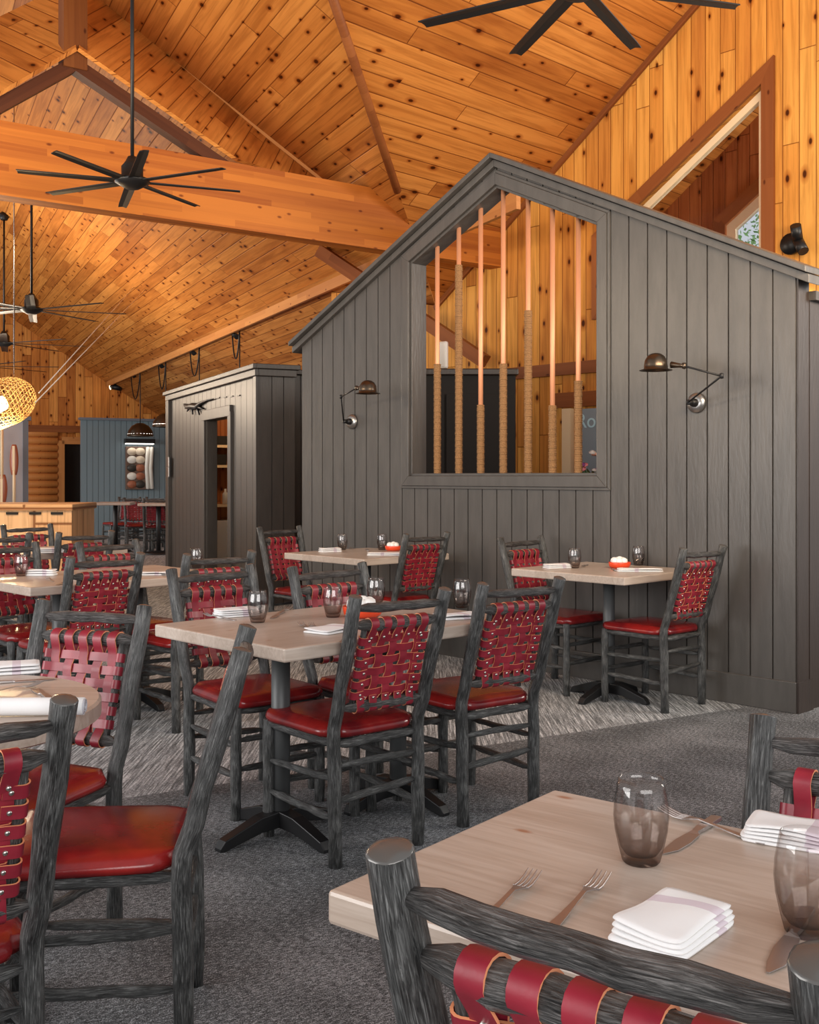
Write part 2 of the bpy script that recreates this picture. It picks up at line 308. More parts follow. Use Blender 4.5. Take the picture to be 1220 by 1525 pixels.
# ------------------------------------------------------------------ mesh helpers
class MB:
    def __init__(s): s.bm = bmesh.new(); s.uv = s.bm.loops.layers.uv.new('UVMap'); s.mats = []
    def slot(s, m):
        if m not in s.mats: s.mats.append(m)
        return s.mats.index(m)
    def face(s, vs, mi=0, uvs=None, smooth=False):
        try: f = s.bm.faces.new(vs)
        except ValueError: return None
        f.material_index = mi; f.smooth = smooth
        if uvs:
            for l, q in zip(f.loops, uvs): l[s.uv].uv = q
        return f
    def box(s, c, size, ax=None, mi=0, udir=0):
        """c centre; ax: 3 axis vectors"""
        ax = ax or (Vector((1,0,0)), Vector((0,1,0)), Vector((0,0,1))); c = Vector(c)
        h = [q/2 for q in size]; P = {}
        for i in (-1, 1):
            for j in (-1, 1):
                for k in (-1, 1): P[i,j,k] = (s.bm.verts.new(c+ax[0]*h[0]*i+ax[1]*h[1]*j+ax[2]*h[2]*k), (h[0]*i, h[1]*j, h[2]*k))
        for a in range(3):
            for sg in (-1, 1):
                b_, c_ = (a+1) % 3, (a+2) % 3; ks = []
                for (x, y) in ((-1,-1), (1,-1), (1,1), (-1,1)):
                    k = [0,0,0]; k[a] = sg; k[b_] = x; k[c_] = y; ks.append(tuple(k))
                if sg < 0: ks.reverse()
                oth = [q for q in (0, 1, 2) if q != a]
                if udir in oth: ua = udir; va = [q for q in oth if q != udir][0]
                else: ua, va = oth
                s.face([P[k][0] for k in ks], mi, [(P[k][1][ua]+c.x*.3, P[k][1][va]+.013+c.y*.3) for k in ks])
    def tube(s, pts, rad, seg=12, mi=0, dome=(True, True), knob=0.0, seed=0, closed=False, cap_mi=None):
        pts = [Vector(p) for p in pts]; n = len(pts)
        if not hasattr(rad, '__len__'): rad = [rad]*n
        rng = random.Random(seed)
        T = []
        for i in range(n):
            a = pts[max(i-1, 0)]; b = pts[min(i+1, n-1)]
            if closed: a = pts[(i-1) % n]; b = pts[(i+1) % n]
            T.append((b-a).normalized())
        ref = Vector((0,0,1)) if abs(T[0].z) < .9 else Vector((1,0,0))
        nx = T[0].cross(ref).normalized(); rings = []; Ls = []; ln = 0
        prev = None
        items = []
        if not closed and dome[0]:
            for q in (.25, .62, .88): items.append((pts[0]-T[0]*rad[0]*.28*(1-q*q), rad[0]*q, T[0]))
        for i in range(n): items.append((pts[i], rad[i], T[i]))
        if not closed and dome[1]:
            for q in (.88, .62, .25): items.append((pts[-1]+T[-1]*rad[-1]*.28*(1-q*q), rad[-1]*q, T[-1]))
        off = rng.random()*3
        for i, (p, r, t) in enumerate(items):
            nx = (nx-t*nx.dot(t)).normalized(); ny = t.cross(nx)
            if prev is not None: ln += (p-prev).length
            prev = p
            ring = []
            for k in range(seg):
                a = 2*pi*k/seg
                rr = r*(1+knob*(rng.random()-.5)) if knob and r >= .9*min(rad) else r
                ring.append(s.bm.verts.new(p+nx*cos(a)*rr+ny*sin(a)*rr))
            rings.append(ring); Ls.append(ln)
        R = max(rad); circ = 2*pi*R
        rngs = list(range(len(rings)-1)) + ([len(rings)-1] if closed else [])
        for i in rngs:
            j = (i+1) % len(rings)
            for k in range(seg):
                k2 = (k+1) % seg
                uq = min(items[i][1], items[j][1])/R if ((i < 3 and dome[0]) or (i >= len(rings)-4 and dome[1])) and not closed else 1; u0, u1 = k/seg*circ*uq+off, (k+1)/seg*circ*uq+off; v0 = Ls[i]+off; v1 = (Ls[j] if j else Ls[i]+.01)+off
                s.face([rings[i][k], rings[i][k2], rings[j][k2], rings[j][k]], mi if cap_mi is None or i < len(rings)-4 else cap_mi, [(u0,v0),(u1,v0),(u1,v1),(u0,v1)], True)
        if not closed:
            s.face(list(reversed(rings[0])), mi, [(off, off)]*seg, dome[0]); s.face(rings[-1], mi if cap_mi is None else cap_mi, [(off, off)]*seg, dome[1])
    def lathe(s, prof, seg=24, M4=None, mi=0, smooth=True):
        M4 = M4 or Matrix.Identity(4); rings = []; ln = 0; Ls = []
        for i, (r, z) in enumerate(prof):
            if i: ln += sqrt((r-prof[i-1][0])**2+(z-prof[i-1][1])**2)
            Ls.append(ln)
            if r < 1e-6: rings.append([s.bm.verts.new(M4 @ Vector((0,0,z)))])
            else: rings.append([s.bm.verts.new(M4 @ Vector((r*cos(2*pi*k/seg), r*sin(2*pi*k/seg), z))) for k in range(seg)])
        R = max(q[0] for q in prof)
        for i in range(len(rings)-1):
            a, b = rings[i], rings[i+1]
            for k in range(seg):
                k2 = (k+1) % seg; u0, u1 = k/seg*2*pi*R, (k+1)/seg*2*pi*R; v0, v1 = Ls[i], Ls[i+1]
                if len(a) == 1 and len(b) == 1: continue
                if len(a) == 1: s.face([a[0], b[k2], b[k]], mi, [(u0,v0),(u1,v1),(u0,v1)], smooth)
                elif len(b) == 1: s.face([a[k], a[k2], b[0]], mi, [(u0,v0),(u1,v0),(u0,v1)], smooth)
                else: s.face([a[k], a[k2], b[k2], b[k]], mi, [(u0,v0),(u1,v0),(u1,v1),(u0,v1)], smooth)
    def ribbon(s, path, wdir, width, th, mi_face=0, mi_edge=1):
        """flat strap swept along path; wdir = width direction"""
        pts = [Vector(p) for p in path]; n = len(pts); wd = Vector(wdir).normalized(); R = []; ln = [0]
        for i in range(1, n): ln.append(ln[-1]+(pts[i]-pts[i-1]).length)
        for i in range(n):
            t = (pts[min(i+1, n-1)]-pts[max(i-1, 0)]).normalized(); nn = t.cross(wd).normalized()
            R.append([s.bm.verts.new(pts[i]+wd*width/2*a+nn*th/2*b) for a, b in ((-1,-1),(1,-1),(1,1),(-1,1))])
        for i in range(n-1):
            for k, m_ in ((0, mi_face), (1, mi_edge), (2, mi_face), (3, mi_edge)):
                k2 = (k+1) % 4
                s.face([R[i][k], R[i+1][k], R[i+1][k2], R[i][k2]], m_, [(0,ln[i]),(0,ln[i+1]),(width,ln[i+1]),(width,ln[i])], k in (0, 2))
        s.face(R[0], mi_edge); s.face(list(reversed(R[-1])), mi_edge)
        for i in range(n-1):
            for k in range(4):
                e = s.bm.edges.get((R[i][k], R[i+1][k]))
                if e: e.smooth = False
    def poly_prism(s, pts, nrm, th, udir, mi=0):
        """planar polygon extruded by th along nrm; UV metres with u along udir"""
        pts = [Vector(p) for p in pts]; nrm = Vector(nrm).normalized(); ud = Vector(udir).normalized(); vd = nrm.cross(ud).normalized()
        a = [s.bm.verts.new(p) for p in pts]; b = [s.bm.verts.new(p+nrm*th) for p in pts]
        U = [(p.dot(ud), p.dot(vd)) for p in pts]
        s.face(a, mi, U); s.face(list(reversed(b)), mi, list(reversed(U)))
        n = len(pts)
        for i in range(n):
            j = (i+1) % n; s.face([a[j], a[i], b[i], b[j]], mi, [U[j], U[i], (U[i][0]+.01, U[i][1]+th), (U[j][0]+.01, U[j][1]+th)])
    def done(s, name, mats, parent=None, label=None, bevel=0, subsurf=0, loc=None, origin=None):
        bmesh.ops.recalc_face_normals(s.bm, faces=s.bm.faces[:])
        me = bpy.data.meshes.new(name)
        if origin is not None: bmesh.ops.translate(s.bm, verts=s.bm.verts[:], vec=-Vector(origin))
        s.bm.to_mesh(me); s.bm.free()
        for m in (mats if isinstance(mats, (list, tuple)) else [mats]): me.materials.append(m)
        o = bpy.data.objects.new(name, me); COL.objects.link(o)
        if origin is not None: o.location = origin
        if parent: o.parent = parent
        if label: o['label'] = label
        if loc is not None: o.location = loc
        if bevel:
            b = o.modifiers.new('bevel', 'BEVEL'); b.width = bevel; b.segments = 2; b.limit_method = 'ANGLE'; b.angle_limit = radians(40)
        if subsurf:
            b = o.modifiers.new('sub', 'SUBSURF'); b.levels = subsurf; b.render_levels = subsurf
        return o
def tag(o, label, cat, group=None):
    o['label'] = label; o['category'] = cat
    if group: o['group'] = group
    return o
def struct(o, label=None):
    o['kind'] = 'structure'
    if label: o['label'] = label
    return o
def empty(name, loc, rz=0, label=None, cat=None, group=None, scale=1):
    o = bpy.data.objects.new(name, None); COL.objects.link(o); o.location = loc; o.rotation_euler = (0, 0, rz)
    o.scale = (scale,)*3; o.empty_display_size = .1
    if label: tag(o, label, cat, group)
    return o
KIDS = {}
def kids(o): return [c for c in bpy.data.objects if c.parent == o]
def copy_tree(o, loc, rz, label, group=None, scale=1, skip=()):
    c = o.copy(); COL.objects.link(c); c.location = loc; c.rotation_euler = (0, 0, rz); c.scale = (scale,)*3; c['label'] = label
    if group: c['group'] = group
    for ch in kids(o):
        if ch.name.split('.')[0] in skip: continue
        d = ch.copy(); COL.objects.link(d); d.parent = c
        for g in kids(ch):
            if g.name.split('.')[0] in skip: continue
            e = g.copy(); COL.objects.link(e); e.parent = d
    return c
def lerp(a, b, t): return a+(b-a)*t
Zv = Vector((0,0,1))

# ------------------------------------------------------------------ setting
fl = MB(); v_ = [fl.bm.verts.new(p) for p in ((-16,-2.5,0),(7,-2.5,0),(7,30,0),(-16,30,0),(-16,-2.5,-.1),(7,-2.5,-.1),(7,30,-.1),(-16,30,-.1))]
for q in ((0,1,2,3),(7,6,5,4),(0,4,5,1),(1,5,6,2),(2,6,7,3),(3,7,4,0)): fl.face([v_[i] for i in q])
struct(fl.done('floor', M['carpet']))

def clip(poly, f):
    out = []
    for i in range(len(poly)):
        p, q = poly[i], poly[(i+1) % len(poly)]; a, b = f(p), f(q)
        if a >= 0: out.append(p)
        if (a >= 0) != (b >= 0): t = a/(a-b); out.append((p[0]+(q[0]-p[0])*t, p[1]+(q[1]-p[1])*t))
    return out
AB = lambda p: roofA(*p)-roofB(*p)
def wq(w_, q): p = nv*w_+mv*q; return (p.x, p.y)
def uvq(a, b): p = uv_*a+vv*b; return (p.x, p.y)
WF = 4.466; QG = 26.66
pB = clip([wq(WF,QG+.1), wq(-7,QG+.1), wq(-7,-1.0), wq(WF,-1.0)], lambda p: -AB(p))
gB = Vector((.66*nv.x, .66*nv.y, 1)).normalized()
b = MB(); b.poly_prism([(x, y, roofB(x, y)) for x, y in pB], gB, .12, mv); struct(b.done('ceiling', M['ceil']))
def roofD(x, y): return 3.6-.60*(nv.x*x+nv.y*y-WF)
pD = clip([wq(WF,QG+.1), wq(WF,-1.0), wq(8.5,-1.0), wq(8.5,QG+.1)], lambda p: -AB(p))
pD = clip(pD, lambda p: 8.5-(vv.x*p[0]+vv.y*p[1]) if p[0] > 0 else 1.0)
b = MB(); b.poly_prism([(x, y, roofD(x, y)) for x, y in pD], Vector((.60*nv.x, .60*nv.y, 1)), .12, mv); struct(b.done('ceiling_side', M['ceil_far']))
pA = clip([uvq(13,10.3), uvq(13,-.5), uvq(1.5,-.5), uvq(1.5,10.3)], AB)
b = MB(); b.poly_prism([(x, y, roofA(x, y)) for x, y in pA], Vector((-.4891, .5116, 1)), .12, vv); struct(b.done('ceiling_wing', M['ceil']))
# infill boards between the truss chords and the roof
def truss(px, py):
    Y = 3386.6/(420-.1438*px); return onY(px, py, Y)
def quad(name, pts, ud, mat, th=.03):
    b = MB(); pts = [Vector(p) for p in pts]; nr = (pts[1]-pts[0]).cross(pts[2]-pts[0]).normalized()
    if nr.z < 0: nr = -nr
    b.poly_prism(pts, nr, th, ud, 0); return b.done(name, mat)
a0, a1 = truss(115, 76), truss(352, 241); t1, t0 = onB(492, 275), onB(118, -22)
n_ = (a1-a0).cross(t0-a0).normalized(); t1 = t1-n_*(t1-a0).dot(n_)
pr = n_.cross((t1-t0).normalized())
struct(quad('trim_panel_right', [a0, a1, t1, t0], pr, M['ceil']))
a1 = truss(-160, 236); t0 = onY(112, -24, 9.35); t1 = onY(-160, 124, 8.7); n_ = (a1-a0).cross(t0-a0).normalized(); t1 = t1-n_*(t1-a0).dot(n_)
struct(quad('trim_panel_left', [a0, a1, t1, t0], n_.cross((t1-t0).normalized()), M['ceil']))

def bar(name, p, q, wd, ht, mat, side=None, parent=None):
    """rectangular timber from p to q (centres); wd across, ht vertical-ish"""
    p = Vector(p); q = Vector(q); d = (q-p).normalized(); s_ = (side or d.cross(Zv)).normalized(); s_ = (s_-d*s_.dot(d)).normalized(); t = s_.cross(d)
    b = MB(); b.box((0,0,0), ((q-p).length, wd, ht), (d, s_, t)); o = b.done(name, mat, parent); o.location = (p+q)/2; return o
# ceiling trims
pa, pb = onB(478, -60), onB(592, 281)
b = MB(); dn = Vector((0,0,-.02)); b.tube([pa+dn, pb+dn], .038, 8); struct(b.done('trim_1', M['trimdk']))
struct(bar('trim_2', onB(105, -32)+dn, onB(478, 265)+dn, .035, .03, M['trim']))
struct(bar('trim_3', onY(-40, 60, 9.0), onY(110, -22, 9.3), .035, .03, M['trim']))
f0, f1 = wq(WF+.06, QG-.1), wq(WF+.06, 7.5)
struct(bar('trim_4', (f0[0], f0[1], 3.6-.07), (f1[0], f1[1], 3.6-.07), .04, .15, M['trim']))

# side-wing pine wall with the trapezoid window, v.P = 8.18
CW = 8.18
def wallpoly(name, outer, holes, c, th, mat, nvv=vv, udv=Zv, parent=None):
    """outer/holes: lists of (along, z) in the wall plane; along measured on al = Zv x n"""
    al = Zv.cross(nvv).normalized()    # for vv this is -x,+y = u
    b = MB(); bm2 = bmesh.new()
    def mk(loop): return [bm2.verts.new((p[0], p[1], 0)) for p in loop]
    es = []
    for lp in [outer]+holes:
        vs = mk(lp)
        for i in range(len(vs)): es.append(bm2.edges.new((vs[i], vs[(i+1) % len(vs)])))
    bmesh.ops.triangle_fill(bm2, use_beauty=True, use_dissolve=False, edges=es)
    mp = {}
    org = nvv*c
    for v in bm2.verts: mp[v] = (b.bm.verts.new(org+al*v.co.x+Zv*v.co.y), b.bm.verts.new(org+al*v.co.x+Zv*v.co.y+nvv*th))
    for f in bm2.faces:
        vs = list(f.verts)
        b.face([mp[v][0] for v in vs], 0, [(v.co.y, v.co.x) for v in vs]); b.face([mp[v][1] for v in reversed(vs)], 0, [(v.co.y, v.co.x) for v in reversed(vs)])
    for e in bm2.edges:
        if len(e.link_faces) == 1:
            v0, v1 = e.verts; b.face([mp[v0][0], mp[v1][0], mp[v1][1], mp[v0][1]], 0, [(v0.co.y, v0.co.x), (v1.co.y, v1.co.x), (v1.co.y, v1.co.x+th), (v0.co.y, v0.co.x+th)])
    bm2.free(); return b.done(name, mat, parent)
ual = Zv.cross(vv).normalized()
def w2(px, py, c=CW): p = onV(px, py, c); return (p.dot(ual), p.z)
apx, lft = w2(1155, 83), w2(884, 352); zb = 2.75
r1 = (apx[0], zb); l1 = (lft[0], zb)
cas = [apx, lft, l1, r1]
def inset(poly, d):
    n = len(poly); cx = sum(p[0] for p in poly)/n; cy = sum(p[1] for p in poly)/n; out = []
    for i in range(n):
        p0, p1, p2 = [Vector(poly[k % n]) for k in (i-1, i, i+1)]
        def nr(a, b):
            e = (b-a).normalized(); q = Vector((-e.y, e.x)); return q if q.dot(Vector((cx, cy))-a) > 0 else -q
        n1, n2 = nr(p0, p1), nr(p1, p2); bis = (n1+n2).normalized(); out.append(tuple(p1+bis*d/max(.2, bis.dot(n1))))
    return out
hole = inset(cas, .11)
uR, uL = w2(1330, 700)[0], 9.9
def rA(a): p = ual*a+vv*CW; return roofA(p.x, p.y)
def rB(a): p = ual*a+vv*CW; return roofB(p.x, p.y)
ux = Vector((.285, 11.54, 0)).dot(ual)
outer = [(uR, 0), (uR, rA(uR)), (ux, rA(ux)), (uL, rB(uL)), (uL, 0)]
struct(wallpoly('wall_right', outer, [hole], CW, .12, M['wallpine']))
def frame_ring(name, out, inn, c, th, mat, parent=None):
    b = MB(); n = len(out); g = lambda p, d: vv*(c+d)+ual*p[0]+Zv*p[1]
    for i in range(n):
        j = (i+1) % n; q = [out[i], out[j], inn[j], inn[i]]
        e = (Vector(out[j])-Vector(out[i])).normalized(); pr_ = Vector((-e.y, e.x))
        U = [(Vector(p).dot(e), Vector(p).dot(pr_)) for p in q]
        A = [b.bm.verts.new(g(p, 0)) for p in q]; B = [b.bm.verts.new(g(p, th)) for p in q]
        b.face(A, 0, U); b.face(list(reversed(B)), 0, list(reversed(U)))
        for k in range(4):
            k2 = (k+1) % 4; b.face([A[k2], A[k], B[k], B[k2]], 0, [U[k2], U[k], (U[k][0], U[k][1]+th), (U[k2][0], U[k2][1]+th)])
    return b.done(name, mat, parent)
win = empty('window_1', (0,0,0)); win['kind'] = 'structure'; 
frame_ring('casing', cas, hole, CW-.03, .17, M['casing'], win)
frame_ring('sash', hole, inset(hole, .06), CW+.05, .05, M['casing_lt'], win)
gi = inset(hole, .05)
b = MB(); b.poly_prism([vv*(CW+.07)+ual*p[0]+Zv*p[1] for p in gi], vv, .006, ual); b.done('pane', M['pane'], win)
# lobby behind that window, with its own raked window to the trees
c2 = 10.2
def w3(px, py): return w2(px, py, c2)
h2 = [w3(1082, 336), w3(1082, 455), w3(1215, 455), w3(1215, 212)]
o2 = [w3(820, 900), w3(1420, 900), w3(1420, -260), w3(820, 330)]
o2 = [(o2[0][0], 0), (o2[1][0], 0), (o2[1][0], roofA(*(ual*o2[1][0]+vv*c2).xy)), (o2[0][0], roofA(*(ual*o2[0][0]+vv*c2).xy))]
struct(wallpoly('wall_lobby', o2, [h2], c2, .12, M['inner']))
win2 = empty('window_2', (0,0,0)); win2['kind'] = 'structure'
oc = inset(h2, -.14)
frame_ring('casing', oc, h2, c2-.03, .03, M['casing'], win2)
frame_ring('sash', h2, inset(h2, .10), c2+.01, .06, M['casing_lt'], win2)
b = MB(); b.poly_prism([vv*(c2+.04)+ual*p[0]+Zv*p[1] for p in inset(h2, .09)], vv, .006, ual); b.done('pane', M['pane'], win2)
# rake trim and horizontal bands on the pine wall
g = lambda a, z, d=0: vv*(CW+d)+ual*a+Zv*z
struct(bar('trim_5', g(uR, rA(uR)-.03, -.02), g(ux, rA(ux)-.03, -.02), .03, .05, M['trimdk'], vv))
struct(bar('trim_6', g(w2(1300,700)[0], 2.318, -.015), g(w2(745,700)[0], 2.318, -.015), .03, .115, M['trimdk'], vv))
struct(bar('trim_7', g(w2(1300,700)[0], 2.02, -.015), g(w2(828,700)[0], 2.02, -.015), .03, .14, M['trimdk'], vv))

# far gable wall with log section, doorway
gal = Zv.cross(mv).normalized()                                    # points along -n
def onM(px, py, c):
    k = (px-HX)/F; Y = c/(k*mv.x+mv.y); return Vector((k*Y, Y, EYE-(py-HY)/F*Y))
def m2(px, py, c=QG): p = onM(px, py, c); return (p.dot(gal), p.z)
def rz(a, f): p = gal*a+mv*QG; return f(p.x, p.y)
d0, d1 = m2(95, 700)[0], m2(150, 700)[0]
door = [(d0, .02), (d0, 2.07), (d1, 2.07), (d1, .02)]
outer = [(-8.4, 0), (-8.4, rz(-8.4, roofD)), (-WF, rz(-WF, roofB)), (6.5, rz(6.5, roofB)), (6.5, 0)]
struct(wallpoly('wall_far', outer, [door], QG, .15, M['gable'], mv))
gm = lambda a, z, d=0: mv*(QG+d)+gal*a+Zv*z
def bx(name, c, size, ax, mat, parent=None, udir=0, bev=0, label=None):
    b = MB(); b.box((0,0,0), size, ax, 0, udir); o = b.done(name, mat, parent, label, bev); o.location = c; return o
AXM = (gal, mv, Zv)
struct(bx('trim_8', gm((d0+d1)/2+1.0, 2.42, -.06), (abs(d0-d1)+3.6, .12, .16), AXM, M['casing']))
struct(bx('trim_9', gm(d0+.07, 1.05, -.04), (.16, .08, 2.2), AXM, M['trim'], udir=2))
struct(bx('trim_10', gm((d0+d1)/2, 2.15, -.04), (abs(d0-d1)+.1, .08, .17), AXM, M['trim']))
struct(bx('door_1', gm((d0+d1)/2, 1.0, .35), (abs(d0-d1)+.5, .06, 2.3), AXM, M['dkint']))
b = MB(); la, lb = d0+.15, m2(30, 700)[0]
for i in range(14): b.tube([gm(la, .10+i*.17, -.03), gm(lb, .10+i*.17, -.03)], .09, 12)
struct(b.done('wall_log', M['log']))

# blue partition wall in the far dining area
CBL = 24.2
def onMc(px, py, c): return onM(px, py, c)
pbl = onM(121, 700, CBL); al0 = pbl.dot(gal)
def beadwall(name, a_lo, a_hi, h, c, mat, th=.12, pitch=.12, nrm=mv):
    al = Zv.cross(nrm); b = MB(); AX = (al, nrm, Zv); n = int((a_hi-a_lo)/pitch); p_ = (a_hi-a_lo)/n
    b.box(nrm*(c+.01+th/2)+al*((a_lo+a_hi)/2)+Zv*(h/2), (a_hi-a_lo, th, h), AX)
    for i in range(n): b.box(nrm*(c+.004)+al*(a_lo+(i+.5)*p_)+Zv*(h/2), (p_-.012, .014, h), AX)
    return b.done(name, mat)
struct(beadwall('wall_blue', al0-5.2, al0, 2.53, CBL, M['blue']))
struct(bx('trim_11', mv*(CBL-.01)+gal*(al0-2.6)+Zv*2.55, (5.3, .2, .05), AXM, M['greytrim']))
# grey panel wall behind the counter, far left
CG = 17.8; ag = onM(41, 700, CG).dot(gal)
struct(bx('wall_grey', mv*(CG+.06)+gal*(ag+2.5)+Zv*1.09, (5.0, .12, 2.18), AXM, M['greyp']))
struct(bx('trim_12', mv*(CG+.05)+gal*(ag+2.5)+Zv*2.2, (5.1, .2, .06), AXM, M['greytrim']))
struct(bx('trim_13', mv*(CG-.01)+gal*(ag+.03)+Zv*1.08, (.08, .05, 2.16), AXM, M['greytrim']))

# charcoal gabled partition ------------------------------------------------
P0 = Vector((2.11, 5.88, 0)); WL = 4.36
def PW(s, z, d=0): return P0+uv_*s+vv*d+Zv*z
def zr(s): return 2.43+.4839*min(s, WL-s)
AXP = (uv_, vv, Zv)
part = empty('wall_partition', P0); part['kind'] = 'structure'
def pdone(b, name, mat, **k): return b.done(name, mat, **k)
sL, sR, zS = 3.045, 1.317, 1.295
FW = .072
def colpoly(b, s0, s1, z0, f, d0_, d1_):
    """vertical board between s0..s1 from z0 up to f(s)"""
    ss = [s0, s1]
    if s0 < WL/2 < s1: ss = [s0, WL/2, s1]
    pts = [(s0, z0), (s1, z0)]+[(q, f(q)) for q in reversed(ss)]
    A = [b.bm.verts.new(PW(p[0], p[1], d0_)) for p in pts]; B = [b.bm.verts.new(PW(p[0], p[1], d1_)) for p in pts]
    b.face(A); b.face(list(reversed(B)))
    n = len(A)
    for i in range(n): j = (i+1) % n; b.face([A[j], A[i], B[i], B[j]])
b = MB(); nb = 32; pw = WL/nb; e = .0045
for i in range(nb):
    s0, s1 = i*pw+e, (i+1)*pw-e
    for (a, c_) in ((s0, min(s1, sR)), (max(s0, sR), min(s1, sL)), (max(s0, sL), s1)):
        if c_-a < .004: continue
        mid = (a+c_)/2
        if sR < mid < sL: colpoly(b, a, c_, .0, lambda q: zS-.02, 0, .016); colpoly(b, a, c_, zr(mid)-.155, zr, 0, .016)
        else: colpoly(b, a, c_, 0, zr, 0, .016)
b.done('boards', M['wallgrey'])
bpy.data.objects['boards'].parent = part; bpy.data.objects['boards'].location = -P0
b = MB()
colpoly(b, 0, sR, 0, zr, .014, .13); colpoly(b, sL, WL, 0, zr, .014, .13); colpoly(b, sR, sL, 0, lambda q: zS-.02, .014, .13)
ss = [sR, WL/2, sL]
for a, c_ in zip(ss[:-1], ss[1:]):
    pts = [(a, zr(a)-.16), (c_, zr(c_)-.16), (c_, zr(c_)), (a, zr(a))]
    A = [b.bm.verts.new(PW(p[0], p[1], .014)) for p in pts]; B = [b.bm.verts.new(PW(p[0], p[1], .13)) for p in pts]
    b.face(A); b.face(list(reversed(B)))
    for i in range(4): j = (i+1) % 4; b.face([A[j], A[i], B[i], B[j]])
o = b.done('core', M['wallgrey'], part); o.location = -P0
# window frame in the partition: front casing + reveal lining
inn = [(sR, zS), (sR, zr(sR)-.165), (WL/2, zr(WL/2)-.175), (sL, zr(sL)-.165), (sL, zS)]
out = [(sR-FW, zS-FW), (sR-FW, zr(sR-FW)-.085), (WL/2, zr(WL/2)-.095), (sL+FW, zr(sL+FW)-.085), (sL+FW, zS-FW)]
def ring3(b, out, inn, d0_, d1_):
    n = len(out)
    for i in range(n):
        j = (i+1) % n; q = [out[i], out[j], inn[j], inn[i]]
        A = [b.bm.verts.new(PW(p[0], p[1], d0_)) for p in q]; B = [b.bm.verts.new(PW(p[0], p[1], d1_)) for p in q]
        b.face(A); b.face(list(reversed(B)))
        for k in range(4): k2 = (k+1) % 4; b.face([A[k2], A[k], B[k], B[k2]])
b = MB(); ring3(b, out, inn, -.022, .03)
inn2 = inset(inn, .02); ring3(b, inn, inn2, .0, .15); ring3(b, inset(out, -.02), out, -.012, .02); ring3(b, out, inn, .13, .16)
o = b.done('window_frame', M['wallgrey'], part, bevel=.003); o.location = -P0
for (sa, sb) in ((-.09, WL/2), (WL/2, WL+.09)):
    f = lambda q: 2.43+.4839*(q if sb <= WL/2+.001 else WL-q)
    for (zo, hh, dd0, dd1, nm) in ((.035, .035, -.075, .20, 'roof_cap'), (-.005, .05, -.035, .165, 'fascia')):
        b = MB(); q = [(sa, f(sa)+zo-hh), (sb, f(sb)+zo-hh), (sb, f(sb)+zo), (sa, f(sa)+zo)]
        A = [b.bm.verts.new(PW(p[0], p[1], dd0)) for p in q]; B = [b.bm.verts.new(PW(p[0], p[1], dd1)) for p in q]
        b.face(A); b.face(list(reversed(B)))
        for k in range(4): k2 = (k+1) % 4; b.face([A[k2], A[k], B[k], B[k2]])
        o = b.done(nm, M['wallgrey'], part, bevel=.004); o.location = -P0
b = MB(); b.box(PW(WL/2, .085, -.012), (WL+.02, .03, .17), AXP); o = b.done('baseboard_partition', M['wallgrey'], bevel=.004); struct(o)
struct(bx('baseboard_end_shade', PW(-.012, .085, .07), (.024, .17, .17), AXP, M['darkbrown']))  # dark colour stands in for shade on the partition's end
b = MB(); b.box(PW(-.004, 1.2, .07), (.01, .125, 2.4), AXP); o = b.done('end_shade_board', M['darkbrown'], part); o.location = -P0  # thin sheet with the end face's shade put into its colour
# dark return wall beyond the partition's end
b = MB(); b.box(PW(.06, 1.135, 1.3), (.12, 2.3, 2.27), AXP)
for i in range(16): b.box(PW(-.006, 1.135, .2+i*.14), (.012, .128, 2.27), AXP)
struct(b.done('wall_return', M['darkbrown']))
struct(bx('trim_14', PW(.05, 2.29, 1.3), (.2, 2.34, .05), AXP, M['wallbrown']))

# dark box room ------------------------------------------------------------
C0 = Vector((-1.52, 10.86, 0)); HB = 2.40
def BR(t, z, d=0): return C0+mv*t+nv*d+Zv*z
AXB = (mv, nv, Zv)
b = MB(); TH = .12; t_a, t_b, hd = 1.03, 2.03, 1.95
def seg(b, t0_, t1_, z0, z1):
    b.box(BR((t0_+t1_)/2, (z0+z1)/2, TH/2+.006), (t1_-t0_, TH-.012, z1-z0), AXB)
    k = max(1, round((t1_-t0_)/.20)); p_ = (t1_-t0_)/k
    for i in range(k): b.box(BR(t0_+(i+.5)*p_, (z0+z1)/2, .006), (p_-.008, .014, z1-z0), AXB)
seg(b, 0, t_a, 0, HB); seg(b, t_b, 4.0, 0, HB); seg(b, t_a, t_b, hd, HB)
struct(b.done('wall_box', M['wallbrown']))
b = MB(); b.box(BR(.06, HB/2, .20), (.10, .38, HB), AXB)
for i in range(3): b.box(BR(.006, HB/2, .075+i*.125), (.014, .115, HB), AXB)
b.box(BR(.31, HB/2-.01, 1.2), (.12, 1.7, HB-.02), AXB)
for i in range(10): b.box(BR(.246, HB/2-.01, .45+i*.16), (.014, .15, HB-.02), AXB)
struct(b.done('wall_box_end', M['wallbrown']))
b = MB(); b.box(BR(1.98, HB+.0, .0), (4.1, .16, .05), AXB); b.box(BR(1.98, HB-.06, -.01), (4.04, .08, .07), AXB)
b.box(BR(.0, HB, .19), (.16, .46, .05), AXB); b.box(BR(-.01, HB-.06, .19), (.08, .40, .07), AXB); b.box(BR(.25, HB-.02, 1.2), (.16, 1.66, .05), AXB)
struct(b.done('trim_15', M['wallbrown'], bevel=.006))
b = MB()
b.box(BR(t_a-.06, hd/2, -.015), (.12, .04, hd+.1), AXB); b.box(BR(t_b+.04, hd/2, -.015), (.08, .04, hd+.1), AXB); b.box(BR((t_a+t_b)/2, hd+.06, -.015), (t_b-t_a+.2, .045, .12), AXB)
b.box(BR(t_a, hd/2, .06), (.02, .13, hd), AXB); b.box(BR(t_b, hd/2, .06), (.02, .13, hd), AXB)
o = b.done('door_2', M['wallbrown'], bevel=.005); struct(o)
